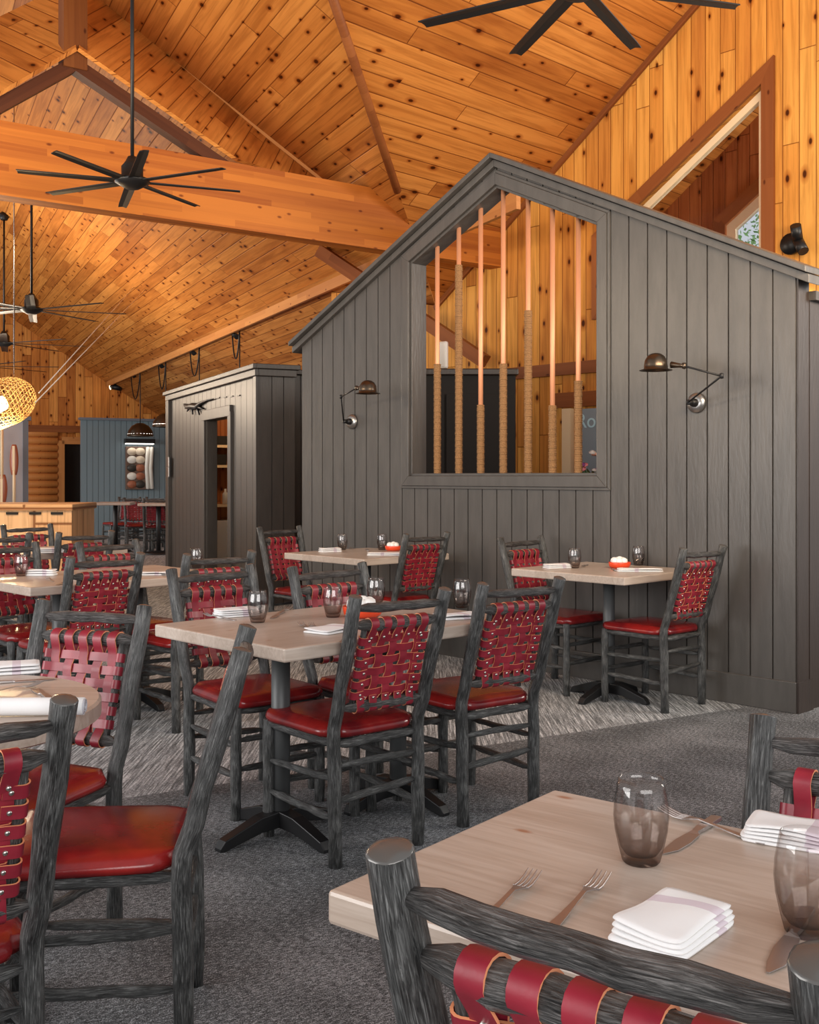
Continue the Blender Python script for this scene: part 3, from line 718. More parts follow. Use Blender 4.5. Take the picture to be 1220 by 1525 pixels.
b = MB(); b.box(BR(3.93, HB/2, -.02), (.16, .05, HB), AXB); b.box(BR(.06, HB/2, -.012), (.10, .03, HB), AXB); struct(b.done('trim_16', M['wallbrown'], bevel=.004))
struct(bx('wall_pantry', BR(4.06, 1.15, .86), (.10, 1.5, 2.3), AXB, M['inner'], udir=2))
struct(bx('wall_pantry_side', BR(2.0, 1.15, 1.66), (4.2, .08, 2.3), AXB, M['wallbrown'], udir=2))
struct(bx('ceiling_pantry', BR(2.2, 2.34, .8), (3.5, 1.3, .05), AXB, M['inner']))
pl = bpy.data.lights.new('pantry_lamp', 'POINT'); pl.energy = 14; pl.color = (1, .72, .42); pl.shadow_soft_size = .08
plo = bpy.data.objects.new('pantry_lamp', pl); COL.objects.link(plo); plo.location = BR(3.0, 2.15, .75)

# ------------------------------------------------------------------ roof truss
ts = empty('roof_truss', truss(300, 300), 0, 'long glued timber tie beam with king post and sloping chords under the pine roof', 'roof truss')
tb = truss(0, 300); td = (truss(765, 300)-truss(0, 300)); td.z = 0; td.normalize(); tn = Vector((-td.y, td.x, 0))
def TP(px, z): p = truss(px, 700); return Vector((p.x, p.y, z))
def tbar(name, p, q, wd, ht, mat):
    o = bar(name, p, q, wd, ht, mat, tn, ts); o.location = (Vector(p)+Vector(q))/2-ts.location; return o
off = tn*.09
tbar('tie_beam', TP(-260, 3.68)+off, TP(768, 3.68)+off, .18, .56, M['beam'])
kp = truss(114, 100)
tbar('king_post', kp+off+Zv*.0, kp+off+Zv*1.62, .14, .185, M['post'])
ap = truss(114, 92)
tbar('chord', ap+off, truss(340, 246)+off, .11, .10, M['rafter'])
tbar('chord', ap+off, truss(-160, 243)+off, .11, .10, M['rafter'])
o = bar('rafter', onB(478, 361)-Vector((0,0,.10)), onV(722, 538, CW-.16), .16, .13, M['trimdk']); 
o.location = o.location; tag(o, 'brown sloping rafter low under the roof beyond the tie beam', 'rafter')

# ------------------------------------------------------------------ ceiling fans
def blade_bm(R, wd):
    b = MB(); n = 8; V = []
    for i in range(n+1):
        t = i/n; r = .12+(R-.12)*t; w_ = wd*(1-.12*t)*(1 if i < n else .9); pit = radians(6)
        row = []
        for (a, h) in ((-.5, 0), (0, .006), (.5, 0), (.5, -.006), (0, -.001), (-.5, -.006)):
            row.append(b.bm.verts.new((r+(.012 if a > 0 and i == n else 0), a*w_*cos(pit), a*w_*sin(pit)+h)))
        V.append(row)
    for i in range(n):
        for k in range(6): b.face([V[i][k], V[i+1][k], V[i+1][(k+1) % 6], V[i][(k+1) % 6]])
    b.face(V[0]); b.face(list(reversed(V[-1]))); return b
def make_fan(loc, R, rot, top, label, wd=.075, grp='long-rod ceiling fans'):
    t = empty('ceiling_fan', loc, rot, label, 'ceiling fan', grp)
    for k in range(8):
        o = blade_bm(R, wd).done('blade', M['black'], t); o.rotation_euler = (0, 0, k*pi/4)
    b = MB(); s_ = min(1.15, R/.75)
    b.lathe([(0, -.05*s_), (.05*s_, -.05*s_), (.085*s_, -.03*s_), (.12*s_, -.008), (.12*s_, .012), (.075*s_, .03*s_), (.075*s_, .10*s_), (.05*s_, .13*s_), (.03*s_, .17*s_), (0, .17*s_)], 24)
    b.done('motor_housing', M['black'], t)
    b = MB(); b.tube([(0,0,.15*s_), (0,0,top-loc[2])], .013*s_, 8, dome=(False, False)); b.done('downrod', M['black'], t)
    b = MB(); b.lathe([(0, top-loc[2]-.09), (.05, top-loc[2]-.09), (.075, top-loc[2]-.05), (.075, top-loc[2]+.02), (0, top-loc[2]+.02)], 20); b.done('canopy', M['black'], t)
    return t
p = onY(197, 270, 7.5); make_fan(p, .75, radians(20), roofB(p.x, p.y)-.02, 'black eight-blade ceiling fan hanging in front of the tie beam')
p = onY(862, -21, 4.6); make_fan(p, .76, radians(15), roofA(p.x, p.y)-.02, 'black ceiling fan cut by the top edge above the gabled partition')
p = onY(47, 461, 13.4); make_fan(p, 1.13, radians(18), roofB(p.x, p.y)-.02, 'dark ceiling fan below the tie beam, nearest one beyond it', .11)
p = onY(6, 511, 17.4); make_fan(p, 1.25, radians(20), roofB(p.x, p.y)-.02, 'grey-lit ceiling fan hanging left in front of the far gable', .12)
p = onY(-30, 545, 20.0); make_fan(p, 1.4, radians(8), roofB(p.x, p.y)-.02, 'farthest ceiling fan, only its right blades showing above the basket lamp', .12)

# ------------------------------------------------------------------ chair
FZ = .455
def lean(z): return -.2-.135*max(0, z-.44)/.475
def make_chair():
    t = empty('dining_chair', (0,0,0))
    for sx in (-1, 1):
        rg = random.Random(5+sx)
        zs = [0, .1, .2, .3, .40, .455, .52, .6, .68, .76, .84, .905]
        pts = [(sx*(.175+.013*z/.915)+rg.uniform(-.0025, .0025), lean(z)+(.006 if .38 < z < .5 else 0)+rg.uniform(-.002, .002), z+.0) for z in zs]
        b = MB(); b.tube(pts, [.0225+rg.uniform(-.0012, .0022) for _ in pts], 16, knob=.05, seed=3+sx, cap_mi=1); b.done('back_post', [M['bark'], M['cap']], t)
        pts = [(sx*.19+rg.uniform(-.002, .002), .2+rg.uniform(-.002, .002), z) for z in (0, .08, .17, .26, .35, .42)]
        b = MB(); b.tube(pts, [.0205+rg.uniform(-.001, .002) for _ in pts], 14, knob=.05, seed=13+sx); b.done('front_leg', M['bark'], t)
    def rail(name, p, q, r, bow=0, seed=0, mat='bark', ten=.6, n=9):
        p = Vector(p); q = Vector(q); pts = []; rr = []; rg = random.Random(seed)
        for i in range(n):
            x = i/(n-1); c = lerp(p, q, x); c.y -= bow*(1-(2*x-1)**2); c.z += rg.uniform(-.002, .002); pts.append(c)
            rr.append(r*(ten if i in (0, n-1) else (.92 if i in (1, n-2) else 1)*rg.uniform(.95, 1.06)))
        b = MB(); pts.insert(1, lerp(pts[0], pts[1], .28)); rr.insert(1, r*ten); pts.insert(-1, lerp(pts[-1], pts[-2], .28)); rr.insert(-1, r*ten)
        b.tube(pts, rr, 12, knob=.06, seed=seed, dome=(False, False)); return b.done(name, M[mat], t)
    rail('top_rail', (-.183, lean(.865), .865), (.183, lean(.865), .862), .0160, .014, 1, 'barkdk')
    rail('back_rail', (-.181, lean(.805), .805), (.181, lean(.805), .805), .021, .004, 2, 'barkdk', .45)
    rail('back_rail', (-.178, lean(.525), .525), (.178, lean(.525), .525), .019, .004, 3, 'barkdk', .45)
    for sx in (-1, 1):
        b = MB(); b.tube([(sx*.128, lean(.53), .53), (sx*.129, lean(.66), .66), (sx*.13, lean(.80), .80)], .0105, 10, knob=.05, seed=sx+20); b.done('back_stick', M['barkdk'], t)
        rail('seat_rail', (sx*.176, -.19, .405), (sx*.19, .19, .405), .0155, 0, 31+sx)
        rail('side_stretcher', (sx*.176, -.19, .285), (sx*.19, .19, .275), .0125, 0, 41+sx)
        rail('side_stretcher', (sx*.176, -.19, .155), (sx*.19, .19, .165), .0135, 0, 51+sx)
    rail('seat_rail', (-.18, .2, .405), (.18, .2, .405), .0155, 0, 61); rail('seat_rail', (-.17, -.195, .40), (.17, -.195, .40), .0155, 0, 62)
    rail('front_stretcher', (-.185, .2, .30), (.185, .2, .295), .0125, 0, 63); rail('front_stretcher', (-.185, .2, .19), (.185, .2, .185), .0135, 0, 64)
    rail('back_stretcher', (-.17, -.2, .215), (.17, -.2, .235), .0135, 0, 65); rail('back_stretcher', (-.17, -.2, .33), (.17, -.2, .33), .0115, 0, 66)
    # seat cushion: rounded trapezoid with a crown
    b = MB(); nx, ny = 18, 18; G = {}
    def edge(a, bq):   # a,bq in -1..1 -> superellipse-ish rounding of the corners
        k = 1-.055*(abs(a)**8)*(abs(bq)**8)*2.2
        return a*k, bq*k
    for side in (0, 1):
        for i in range(nx+1):
            for j in range(ny+1):
                a = -1+2*i/nx; c = -1+2*j/ny; aa, cc = edge(a, c)
                wd_ = lerp(.190, .212, (cc+1)/2)
                # keep clear of the back posts
                wd_ -= .024*max(0, min(1, (-cc-.72)/.12))
                x = aa*wd_; y = .012+cc*(.215+ .006*(1-aa*aa)*(1 if cc > 0 else -.5))
                e2 = max(abs(aa), abs(cc)); q = max(0, (e2-.86)/.14); drop = .016*q*q
                crown = .016*(1-aa**2)*(1-cc**2)
                z = (.458+crown-drop) if side == 0 else .420
                G[side, i, j] = b.bm.verts.new((x, y, z))
    for side in (0, 1):
        for i in range(nx):
            for j in range(ny):
                q = [G[side,i,j], G[side,i+1,j], G[side,i+1,j+1], G[side,i,j+1]]; b.face(q if side == 0 else q[::-1], 0, None, True)
    rim = [(i, 0) for i in range(nx)]+[(nx, j) for j in range(ny)]+[(i, ny) for i in range(nx, 0, -1)]+[(0, j) for j in range(ny, 0, -1)]
    mid = [b.bm.verts.new((lerp(G[0,i,j].co, G[1,i,j].co, .5)-Vector((0,.012,0))).xy.to_3d()*1.022+Vector((0,.012*1.0,.434))) for i, j in rim]
    for k in range(len(rim)):
        k2 = (k+1) % len(rim); b.face([G[0,rim[k][0],rim[k][1]], mid[k], mid[k2], G[0,rim[k2][0],rim[k2][1]]], 0, None, True)
        b.face([mid[k], G[1,rim[k][0],rim[k][1]], G[1,rim[k2][0],rim[k2][1]], mid[k2]], 0, None, True)
    b.done('seat', M['seat'], t)
    # woven straps
    up = Vector((0, lean(.80)-lean(.53), .27)).normalized(); nr = Vector((0, -up.z, up.y)).normalized()   # nr points to the rear
    def PP(x, p, d): return Vector((x, lean(.53), .53))+up*p+nr*d
    pT, pB_ = (Vector((0, lean(.805), .805))-Vector((0, lean(.53), .53))).dot(up), -.005
    rT, rB_ = .0235, .0215; XS = [-.104+.052*i for i in range(5)]; PS = [.040+.0385*i for i in range(6)]
    def hw(p): return min(1, 1)
    for i, x in enumerate(XS):
        path = []
        # lap on the rear, over the top rail, down the front, woven, under the lower rail, lap on the rear
        path += [PP(x, pT-.052, .008), PP(x, pT-.034, .011)]
        for k in range(0, 9): a = radians(-10+k*25); path.append(PP(x, pT+rT*sin(a), rT*cos(a)+.004*sin(a)))
        path += [PP(x, pT-.03, -.010)]
        for j in range(len(PS)-1, -1, -1):
            sgn = 1 if (i+j) % 2 == 0 else -1; path.append(PP(x, PS[j]+.008, .0036*sgn)); path.append(PP(x, PS[j]-.008, .0036*sgn))
        path += [PP(x, pB_+.026, -.006)]
        for k in range(0, 9): a = radians(190+k*20); path.append(PP(x, pB_+rB_*sin(a), rB_*cos(a)))
        path += [PP(x, pB_+.026, .010), PP(x, pB_+.038, .008)]
        b = MB(); b.ribbon(path, (1,0,0), .0300, .0034); o = b.done('upright_strap', [M['strap'], M['strapedge']], t)
        for (pp, dd) in ((pT-.043, .0125), (pB_+.030, .0125)):
            r_ = MB(); Mx = Matrix.Translation(PP(x, pp, dd)) @ nr.to_track_quat('Z', 'Y').to_matrix().to_4x4()
            r_.lathe([(.0055, -.002), (.005, .001), (.003, .0025), (0, .003)], 10, Mx); r_.done('rivet', M['rivet'], o)
    for j, p in enumerate(PS):
        path = []; xs = .129+.001*p/.27; r_ = .0135
        path += [PP(-xs+.034, p, .0075), PP(-xs+.018, p, .010)]
        for k in range(9): a = radians(80+k*25); path.append(PP(-xs+r_*cos(a), p, r_*sin(a)))
        for i, x in enumerate(XS):
            sgn = -1 if (i+j) % 2 == 0 else 1; path += [PP(x-.010, p, .0036*sgn), PP(x+.010, p, .0036*sgn)]
        for k in range(9): a = radians(-100+k*25); path.append(PP(xs+r_*cos(a), p, r_*sin(a)))
        path += [PP(xs-.018, p, .010), PP(xs-.034, p, .0075)]
        b = MB(); b.ribbon(path, up, .0255, .0034); o = b.done('cross_strap', [M['strap'], M['strapedge']], t)
        for sx in (-1, 1):
            q = MB(); Mx = Matrix.Translation(PP(sx*(xs-.020), p, .0118)) @ nr.to_track_quat('Z', 'Y').to_matrix().to_4x4()
            q.lathe([(.0055, -.002), (.005, .001), (.003, .0025), (0, .003)], 10, Mx); q.done('rivet', M['rivet'], o)
    return t
chairs = [
 ((.341, 1.17), -36, 1.04, 'woven red strap chair backing onto the nearest table, only its top at the bottom edge'),
 ((.575, 1.53), 143, .96, 'log chair at the right edge facing the camera across the nearest table'),
 ((-.95, 2.006), 38, 1, 'red strap log chair cut by the left edge, back turned, nearest the round table'),
 ((-.722, 2.54), 97, 1, 'chair seen edge-on with a large glowing red seat, tall post in the left foreground'),
 ((-1.084, 2.965), 158, 1, 'log chair behind the round table with a pale pink woven back facing the camera'),
 ((-.233, 3.832), 38.6, 1, 'middle dining chair, woven back to the camera at the central table near corner'),
 ((.222, 4.25), 36, 1, 'dining chair on the right end of the central table, back to the camera'),
 ((-.631, 4.327), 219, 1, 'chair facing the camera at the left end of the central table, beside the pedestal'),
 ((-.137, 4.44), 221, 1, 'chair facing the camera on the far side of the central table beside the sugar bowl'),
 ((1.396, 6.157), 41, 1, 'red-seated chair on the right of the wall table below the right wall lamp'),
 ((.932, 6.625), 222, 1, 'chair on the left of the wall table below the right wall lamp'),
 ((-.77, 8.06), 224, 1, 'chair in front of the partition left end, left of the small wall table'),
 ((-.098, 7.60), 41, 1, 'chair on the right of the wall table that stands under the left wall lamp'),
 ((-1.718, 5.515), 44.8, 1, 'chair with back turned at the left long table, nearest its front corner'),
 ((-1.175, 5.701), 41, 1, 'chair with back turned at the right end of the left long table'),
 ((-2.10, 5.95), 224, 1, 'chair facing the camera at the left edge beyond the long table corner'),
 ((-1.567, 6.224), 226, 1, 'chair facing the camera with pale post tips beyond the left long table'),
 ((-2.462, 7.775), 38, 1, 'chair with back turned at the rear left table, the right one of its pair'),
 ((-2.948, 7.463), 41, 1, 'chair with back turned at the rear left table, the left one of its pair'),
 ((-2.862, 8.395), 219, 1, 'farthest left chair facing the camera before the wooden counter'),
]
proto = make_chair()
CG_ = 'woven strap dining chairs'
for i, ((x, y), a, sc, lb) in enumerate(chairs):
    if i == 0:
        first = proto
        continue
    copy_tree(proto, (x, y, 0), radians(a), lb, CG_, sc, skip=() if y < 6.7 else ('rivet',))
(x, y), a, sc, lb = chairs[0]; proto.location = (x, y, 0); proto.rotation_euler = (0, 0, radians(a)); proto.scale = (sc,)*3
tag(proto, lb, 'chair', CG_)
for o in bpy.data.objects:
    if o.name.startswith('dining_chair') and not o.parent: o['category'] = 'chair'

# ------------------------------------------------------------------ tables
TZ = .75
def pedestal(t, x, y, h, arm=.27, rot=0):
    b = MB(); b.lathe([(0, .07), (.034, .07), (.034, h), (0, h)], 20, Matrix.Translation((x, y, 0))); b.done('pedestal', M['ped'], t)
    b = MB()
    for k in range(4):
        a = rot+k*pi/2; d = Vector((cos(a), sin(a), 0)); s_ = Vector((-sin(a), cos(a), 0)); rows = []
        for q, (r, z0, z1, w_) in enumerate(((.0, .035, .095, .030), (.10, .032, .085, .026), (arm*.75, .010, .052, .022), (arm*.93, .0, .036, .021), (arm, .0, .012, .018))):
            c = Vector((x, y, 0))+d*r; rows.append([b.bm.verts.new(c+s_*w_*e_+Zv*z_) for e_, z_ in ((-1, z0), (1, z0), (1, z1), (-1, z1))])
        for i in range(4):
            for k_ in range(4): b.face([rows[i][k_], rows[i+1][k_], rows[i+1][(k_+1) % 4], rows[i][(k_+1) % 4]])
        b.face(rows[0]); b.face(rows[-1])
    b.done('base', M['black'], t, bevel=.003)
    b = MB(); b.box((x, y, h-.008), (.24, .24, .012)); b.done('mounting_plate', M['black'], t)
def rect_table(corner, ang, lx, ly, peds, label, grp=None, brot=0):
    """corner = near corner on the floor plan; local x runs along ang, local y to its left"""
    c = Vector((corner[0], corner[1], 0)); ex = Vector((cos(ang), sin(ang), 0)); ey = Vector((-sin(ang), cos(ang), 0))
    ctr = c+ex*lx/2+ey*ly/2
    t = empty('dining_table', ctr, ang, label, 'table', grp)
    b = MB(); b.box((0, 0, TZ-.0225), (lx, ly, .045)); b.done('tabletop', M['table'], t, bevel=.006)
    for (px_, py_) in peds: pedestal(t, px_-lx/2, py_-ly/2, TZ-.045, rot=brot)
    return t
A43 = radians(43.7)
G1 = 'pale wood pedestal tables'
main = rect_table((-.3916, 3.379), A43, 1.12, .785, [(.30, .42), (.88, .42)], 'long pale wood table on grey pedestals in the middle of the room', G1, radians(0))
wt = rect_table((1.152, 5.778), A43, .73, .80, [(.36, .36)], 'small pale table against the partition below the right wall lamp', G1)
wl = rect_table((-.2985, 7.046), A43, .80, .86, [(.4, .43)], 'small pale table against the partition below the left wall lamp', G1)
t3 = rect_table((-1.85, 5.25), A43, 1.15, .785, [(.35, .42), (.82, .42)], 'pale wood table at left, between the round table and the rear table', G1)
t6c = Vector((-2.75, 7.93, 0)); e1 = Vector((cos(A43), sin(A43), 0)); e2 = Vector((-sin(A43), cos(A43), 0)); q = t6c-e1*.55-e2*.36
t6 = rect_table((q.x, q.y), A43, 1.1, .72, [(.3, .36), (.8, .36)], 'rear left pale table, farthest of the dining tables before the counter', G1)
# nearest table: near-left corner, far-left corner known
a1_ = Vector((-.108, 1.409)); a2_ = Vector((.25, 1.864)); d_ = (a2_-a1_); LW = d_.length; angT = atan2(-d_.x, d_.y)  # local y = left edge direction
tn1 = rect_table((a1_.x, a1_.y), angT, 1.05, LW, [(.5, LW/2)], 'nearest pale wood table filling the lower right corner', G1)
rt = empty('round_table', (-1.15, 2.55, 0), 0, 'round wooden table at the left edge with napkins and cutlery', 'table')
b = MB(); b.lathe([(0, TZ-.045), (.397, TZ-.045), (.405, TZ-.040), (.405, TZ-.006), (.399, TZ), (0, TZ)], 64, smooth=False); b.done('tabletop', M['table'], rt)
pedestal(rt, 0, 0, TZ-.045)

# ------------------------------------------------------------------ tableware
def T(px, py): return onZ(px, py, TZ)
def make_glass():
    b = MB(); pr = [(0,.0), (.024,.0), (.0265,.003), (.031,.02), (.0365,.045), (.0385,.065), (.0375,.085), (.034,.105), (.0315,.118), (.0303,.118), (.0328,.104), (.0363,.085), (.0372,.065), (.0352,.046), (.029,.022), (.022,.012), (0,.010)]
    b.lathe(pr, 40); return b.done('tumbler', M['glass'])
gl0 = make_glass()
GG = 'smoked stemless tumblers'
glasses = [
 ((955, 1284), 'smoked tumbler on the nearest table beside the knife'),
 ((1203, 1390), 'smoked tumbler cut by the right edge on the nearest table'),
 ((384, 927), 'tumbler on the central table beside the folded napkin at its left end'),
 ((496, 919), 'tumbler on the central table left of the sugar bowl'),
 ((560, 902), 'tumbler on the central table behind the sugar bowl'),
 ((688, 905), 'tumbler at the right end of the central table'),
 ((856, 846), 'tumbler on the left side of the wall table by the right lamp'),
 ((951, 842), 'tumbler beside the sugar bowl on the wall table by the right lamp'),
 ((510, 819), 'tumbler on the left side of the wall table by the left lamp'),
 ((569, 819), 'tumbler beside the sugar bowl on the wall table by the left lamp'),
 ((32, 858), 'tumbler on the left table near its front corner'),
 ((293, 846), 'tumbler at the right end of the left table behind a chair'),
]
for i, (q, lb) in enumerate(glasses):
    o = gl0 if i == 0 else gl0.copy()
    if i: COL.objects.link(o)
    o.location = T(*q)+Zv*.0005; tag(o, lb, 'glass', GG)

def soft(name, w_, d_, h, layers, mat, wave=.004, seed=0, bend=0.0):
    """folded cloth: stacked soft layers joined along one fold"""
    rg = random.Random(seed); b = MB(); nx, ny = 14, 10; lh = h/layers
    for l in range(layers):
        G = {}; ox = rg.uniform(-.0015, .0015); oy = rg.uniform(-.0015, .0015); sh = 1-.02*l
        for sd in (0, 1):
            for i in range(nx+1):
                for j in range(ny+1):
                    a = -1+2*i/nx; c = -1+2*j/ny; e_ = max(abs(a), abs(c)); rd = max(0, (e_-.88)/.12)**2; kk = 1-.07*(abs(a)*abs(c))**6; a *= kk; c *= kk
                    z = l*lh+(lh*(.98-.30*rd) if sd else lh*(.02+.30*rd)*(1 if l else .15))
                    z += (wave*sin(a*2.3+seed)*cos(c*1.9+seed) + wave)*(l/max(1, layers-1) if layers > 1 else 0)+bend*a*a*(l/layers)
                    G[sd,i,j] = b.bm.verts.new((a*w_/2*sh+ox, c*d_/2*sh+oy, z))
        for sd in (0, 1):
            for i in range(nx):
                for j in range(ny):
                    q = [(i,j),(i+1,j),(i+1,j+1),(i,j+1)]; vs = [G[sd,*k] for k in q]; uvs = [(k[0]/nx*w_*1.0, k[1]/ny*d_) for k in q]
                    b.face(vs if sd else vs[::-1], 0, uvs if sd else uvs[::-1], True)
        rim = [(i, 0) for i in range(nx)]+[(nx, j) for j in range(ny)]+[(i, ny) for i in range(nx, 0, -1)]+[(0, j) for j in range(ny, 0, -1)]
        for k in range(len(rim)):
            p_, q_ = rim[k], rim[(k+1) % len(rim)]; uvs = [(p_[0]/nx*w_, p_[1]/ny*d_)]*2+[(q_[0]/nx*w_, q_[1]/ny*d_)]*2
            b.face([G[0,*p_], G[1,*p_], G[1,*q_], G[0,*q_]], 0, uvs, True)
    return b.done(name, mat)
GN = 'folded white napkins'
def napkin(px, py, w_, d_, h, ang, label, layers=3, seed=0, wave=.003):
    o = soft('napkin', w_, d_, h, layers, M['linen'], wave, seed); o.location = T(px, py)+Zv*.001; o.rotation_euler = (0, 0, radians(ang)); tag(o, label, 'napkin', GN); return o
napkin(1003, 1388, .150, .098, .020, 49, 'folded white napkin with lilac stripes on the nearest table between fork and glass', 4, 1, .004)
napkin(1192, 1252, .16, .10, .020, -30, 'folded white napkin at the right edge of the nearest table, far side', 5, 2, .004)
napkin(352, 917, .17, .10, .026, 30, 'folded napkin stack on the central table beside the left tumbler', 4, 3)
napkin(492, 940, .17, .12, .012, 55, 'flat white napkin on the central table beside the forks', 2, 4)
napkin(680, 921, .17, .10, .015, 20, 'white napkin on the central table between the two back-turned chairs', 2, 5)
napkin(830, 846, .16, .09, .022, 20, 'folded napkin at the left of the wall table by the right lamp', 3, 6)
napkin(953, 851, .26, .07, .014, -2, 'long white napkin at the front of the wall table by the right lamp', 2, 7)
napkin(492, 822, .16, .09, .026, 20, 'folded napkin at the left of the wall table by the left lamp', 3, 8)
napkin(575, 827, .26, .08, .016, -2, 'long white napkin at the front of the wall table by the left lamp', 2, 9)
napkin(12, 1001, .17, .11, .022, 20, 'folded white napkin on the far side of the round table', 3, 10)
napkin(62, 857, .16, .08, .03, 0, 'white napkin on the left table beside the tumbler', 3, 11)
napkin(120, 862, .16, .09, .02, 10, 'white napkin on the left table behind the back-turned chair', 2, 12)
napkin(80, 823, .22, .12, .03, 20, 'pair-folded white napkin on the rear left table', 3, 13)
napkin(228, 856, .17, .09, .012, 10, 'white napkin on the right half of the left table', 2, 14)
# rolled napkin with a spiral end
ro = empty('rolled_napkin', T(56, 1066)+Zv*.021, radians(2), 'rolled white napkin lying across the round table front', 'napkin')
b = MB(); b.tube([(-.20, 0, 0), (-.1, 0, .0), (0, 0, 0), (.104, 0, 0)], [.0195, .020, .0202, .0198], 22, dome=(False, False)); b.done('roll', M['linen'], ro)
b = MB(); pth = [Vector((.1055, (.0035+.0145*k/40)*cos(k*.42), (.0035+.0145*k/40)*sin(k*.42))) for k in range(41)]
b.ribbon(pth, (1,0,0), .004, .0012, 0, 0); b.done('spiral_edge', M['greyp'], ro)

def make_fork():
    b = MB(); rows = []
    prof = [(-.095, .0055, .001), (-.085, .0075, .001), (-.05, .0055, .0025), (-.01, .0035, .006), (.02, .0032, .009), (.034, .0065, .007), (.045, .0115, .005)]
    for y, w_, z in prof: rows.append([b.bm.verts.new((s_*w_, y, z+dz)) for s_, dz in ((-1, 0), (1, 0), (1, .0018), (-1, .0018))])
    for i in range(len(rows)-1):
        for k in range(4): b.face([rows[i][k], rows[i+1][k], rows[i+1][(k+1) % 4], rows[i][(k+1) % 4]], 0, None, False)
    b.face(rows[0]); b.face(rows[-1][::-1])
    for k in range(4):
        x = -.0095+.00633*k; b.tube([(x, .044, .006), (x, .06, .0055), (x, .078, .009), (x*1.02, .092, .0135)], [.0018, .0017, .0014, .0009], 6)
    return b.done('fork', M['cutlery'], bevel=.0005)
def make_knife():
    b = MB(); rows = []
    prof = [(-.10, .006, 0, .004), (-.09, .0085, 0, .006), (-.03, .0075, 0, .006), (-.005, .005, 0, .005), (.0, .0095, 0, .002), (.04, .0125, 0, .0018), (.08, .010, 0, .0015), (.105, .002, .003, .001)]
    for y, w_, cx, h in prof: rows.append([b.bm.verts.new((s_*w_+cx, y, dz)) for s_, dz in ((-1, .001), (1, .001), (1, .001+h), (-1, .001+h))])
    for i in range(len(rows)-1):
        for k in range(4): b.face([rows[i][k], rows[i+1][k], rows[i+1][(k+1) % 4], rows[i][(k+1) % 4]])
    b.face(rows[0]); b.face(rows[-1][::-1]); return b.done('knife', M['cutlery'], bevel=.0008)
fk0, kn0 = make_fork(), make_knife(); used = set()
def cutlery(kind, p, ang, label, sc=1):
    src = fk0 if kind == 'fork' else kn0
    o = src if kind not in used else src.copy()
    if kind in used: COL.objects.link(o)
    used.add(kind); o.location = Vector(p)+Zv*.0004; o.rotation_euler = (0, 0, radians(ang)); o.scale = (sc,)*3
    tag(o, label, kind, 'forks' if kind == 'fork' else 'knives')
def aim(kind, tail, tip, label):
    a, b_ = T(*tail), T(*tip); d = b_-a; L_ = .187 if kind == 'fork' else .205
    c = b_-d.normalized()*(.092 if kind == 'fork' else .105); sc = 1
    cutlery(kind, c, math.degrees(atan2(-d.x, d.y)), label, sc)
aim('fork', (722, 1372), (797, 1310), 'left fork with upturned tines on the nearest table')
aim('fork', (815, 1390), (900, 1312), 'right fork beside the striped napkin on the nearest table')
aim('knife', (1073, 1218), (990, 1274), 'steel knife behind the tumbler on the nearest table')
aim('knife', (1215, 1340), (1148, 1452), 'knife at the right edge of the nearest table behind the post')
aim('fork', (1060, 1235), (985, 1213), 'fork half hidden behind the tumbler on the nearest table')
aim('fork', (492, 955), (447, 931), 'first fork on the central table beside the flat napkin')
aim('fork', (505, 958), (462, 932), 'second fork on the central table beside the flat napkin')
aim('knife', (540, 936), (508, 958), 'knife on the central table at the flat napkin')
aim('knife', (434, 906), (404, 922), 'knife on the central table right of the left tumbler')
aim('fork', (398, 923), (430, 908), 'fork on the central table right of the left tumbler')
aim('fork', (334, 922), (305, 918), 'fork left of the napkin stack on the central table')
aim('fork', (608, 893), (576, 904), 'fork on the central table right of the sugar bowl')
aim('knife', (600, 907), (572, 896), 'knife on the central table right of the sugar bowl')
aim('fork', (884, 837), (868, 845), 'fork by the left tumbler on the right wall table')
aim('knife', (922, 855), (912, 846), 'knife left of the long napkin on the right wall table')
aim('fork', (540, 812), (522, 818), 'fork by the left tumbler on the left wall table')
aim('knife', (554, 827), (546, 818), 'knife left of the long napkin on the left wall table')
aim('fork', (10, 1030), (62, 1022), 'fork on the round table behind the rolled napkin')
aim('knife', (0, 1018), (85, 1012), 'knife on the far side of the round table')
aim('knife', (75, 1044), (48, 1024), 'knife pointing across the middle of the round table')
aim('fork', (92, 872), (70, 862), 'fork on the left table beside the napkins')
aim('knife', (102, 866), (84, 872), 'knife on the left table beside the napkins')
aim('fork', (262, 861), (240, 856), 'fork on the right half of the left table')

# sugar caddies: red and white
def make_caddy():
    t = empty('sugar_bowl', (0,0,0))
    b = MB(); b.lathe([(0, 0), (.046, 0), (.058, .010), (.062, .030), (.060, .034), (.055, .030), (.045, .010), (0, .008)], 28); b.done('bowl', M['red'], t)
    b = MB()
    for k in range(7):
        a = k*.9; b.lathe([(0, .0), (.016, .002), (.022, .012), (.020, .026), (.010, .034), (0, .036)], 12, Matrix.Translation((.030*cos(a)*(k > 0), .030*sin(a)*(k > 0), .024+.006*(k == 0))))
    b.done('packets', M['packet'], t); return t
cd = make_caddy()
CD = [((540, 919), 1.25, 'red and white sugar bowl on the central table behind the middle chair post'),
      ((923, 846), 1.05, 'red and white sugar bowl on the wall table by the right lamp'),
      ((586, 820), 1.0, 'red and white sugar bowl on the wall table by the left lamp')]
for i, (q, sc, lb) in enumerate(CD):
    if i: copy_tree(cd, T(*q)+Zv*.001, 0, lb, 'red sugar bowls', sc)
cd.location = T(*CD[0][0])+Zv*.001; cd.scale = (1.25,)*3; tag(cd, CD[0][2], 'sugar bowl', 'red sugar bowls')
for o in bpy.data.objects:
    if o.name.startswith('sugar_bowl') and not o.parent: o['category'] = 'sugar bowl'

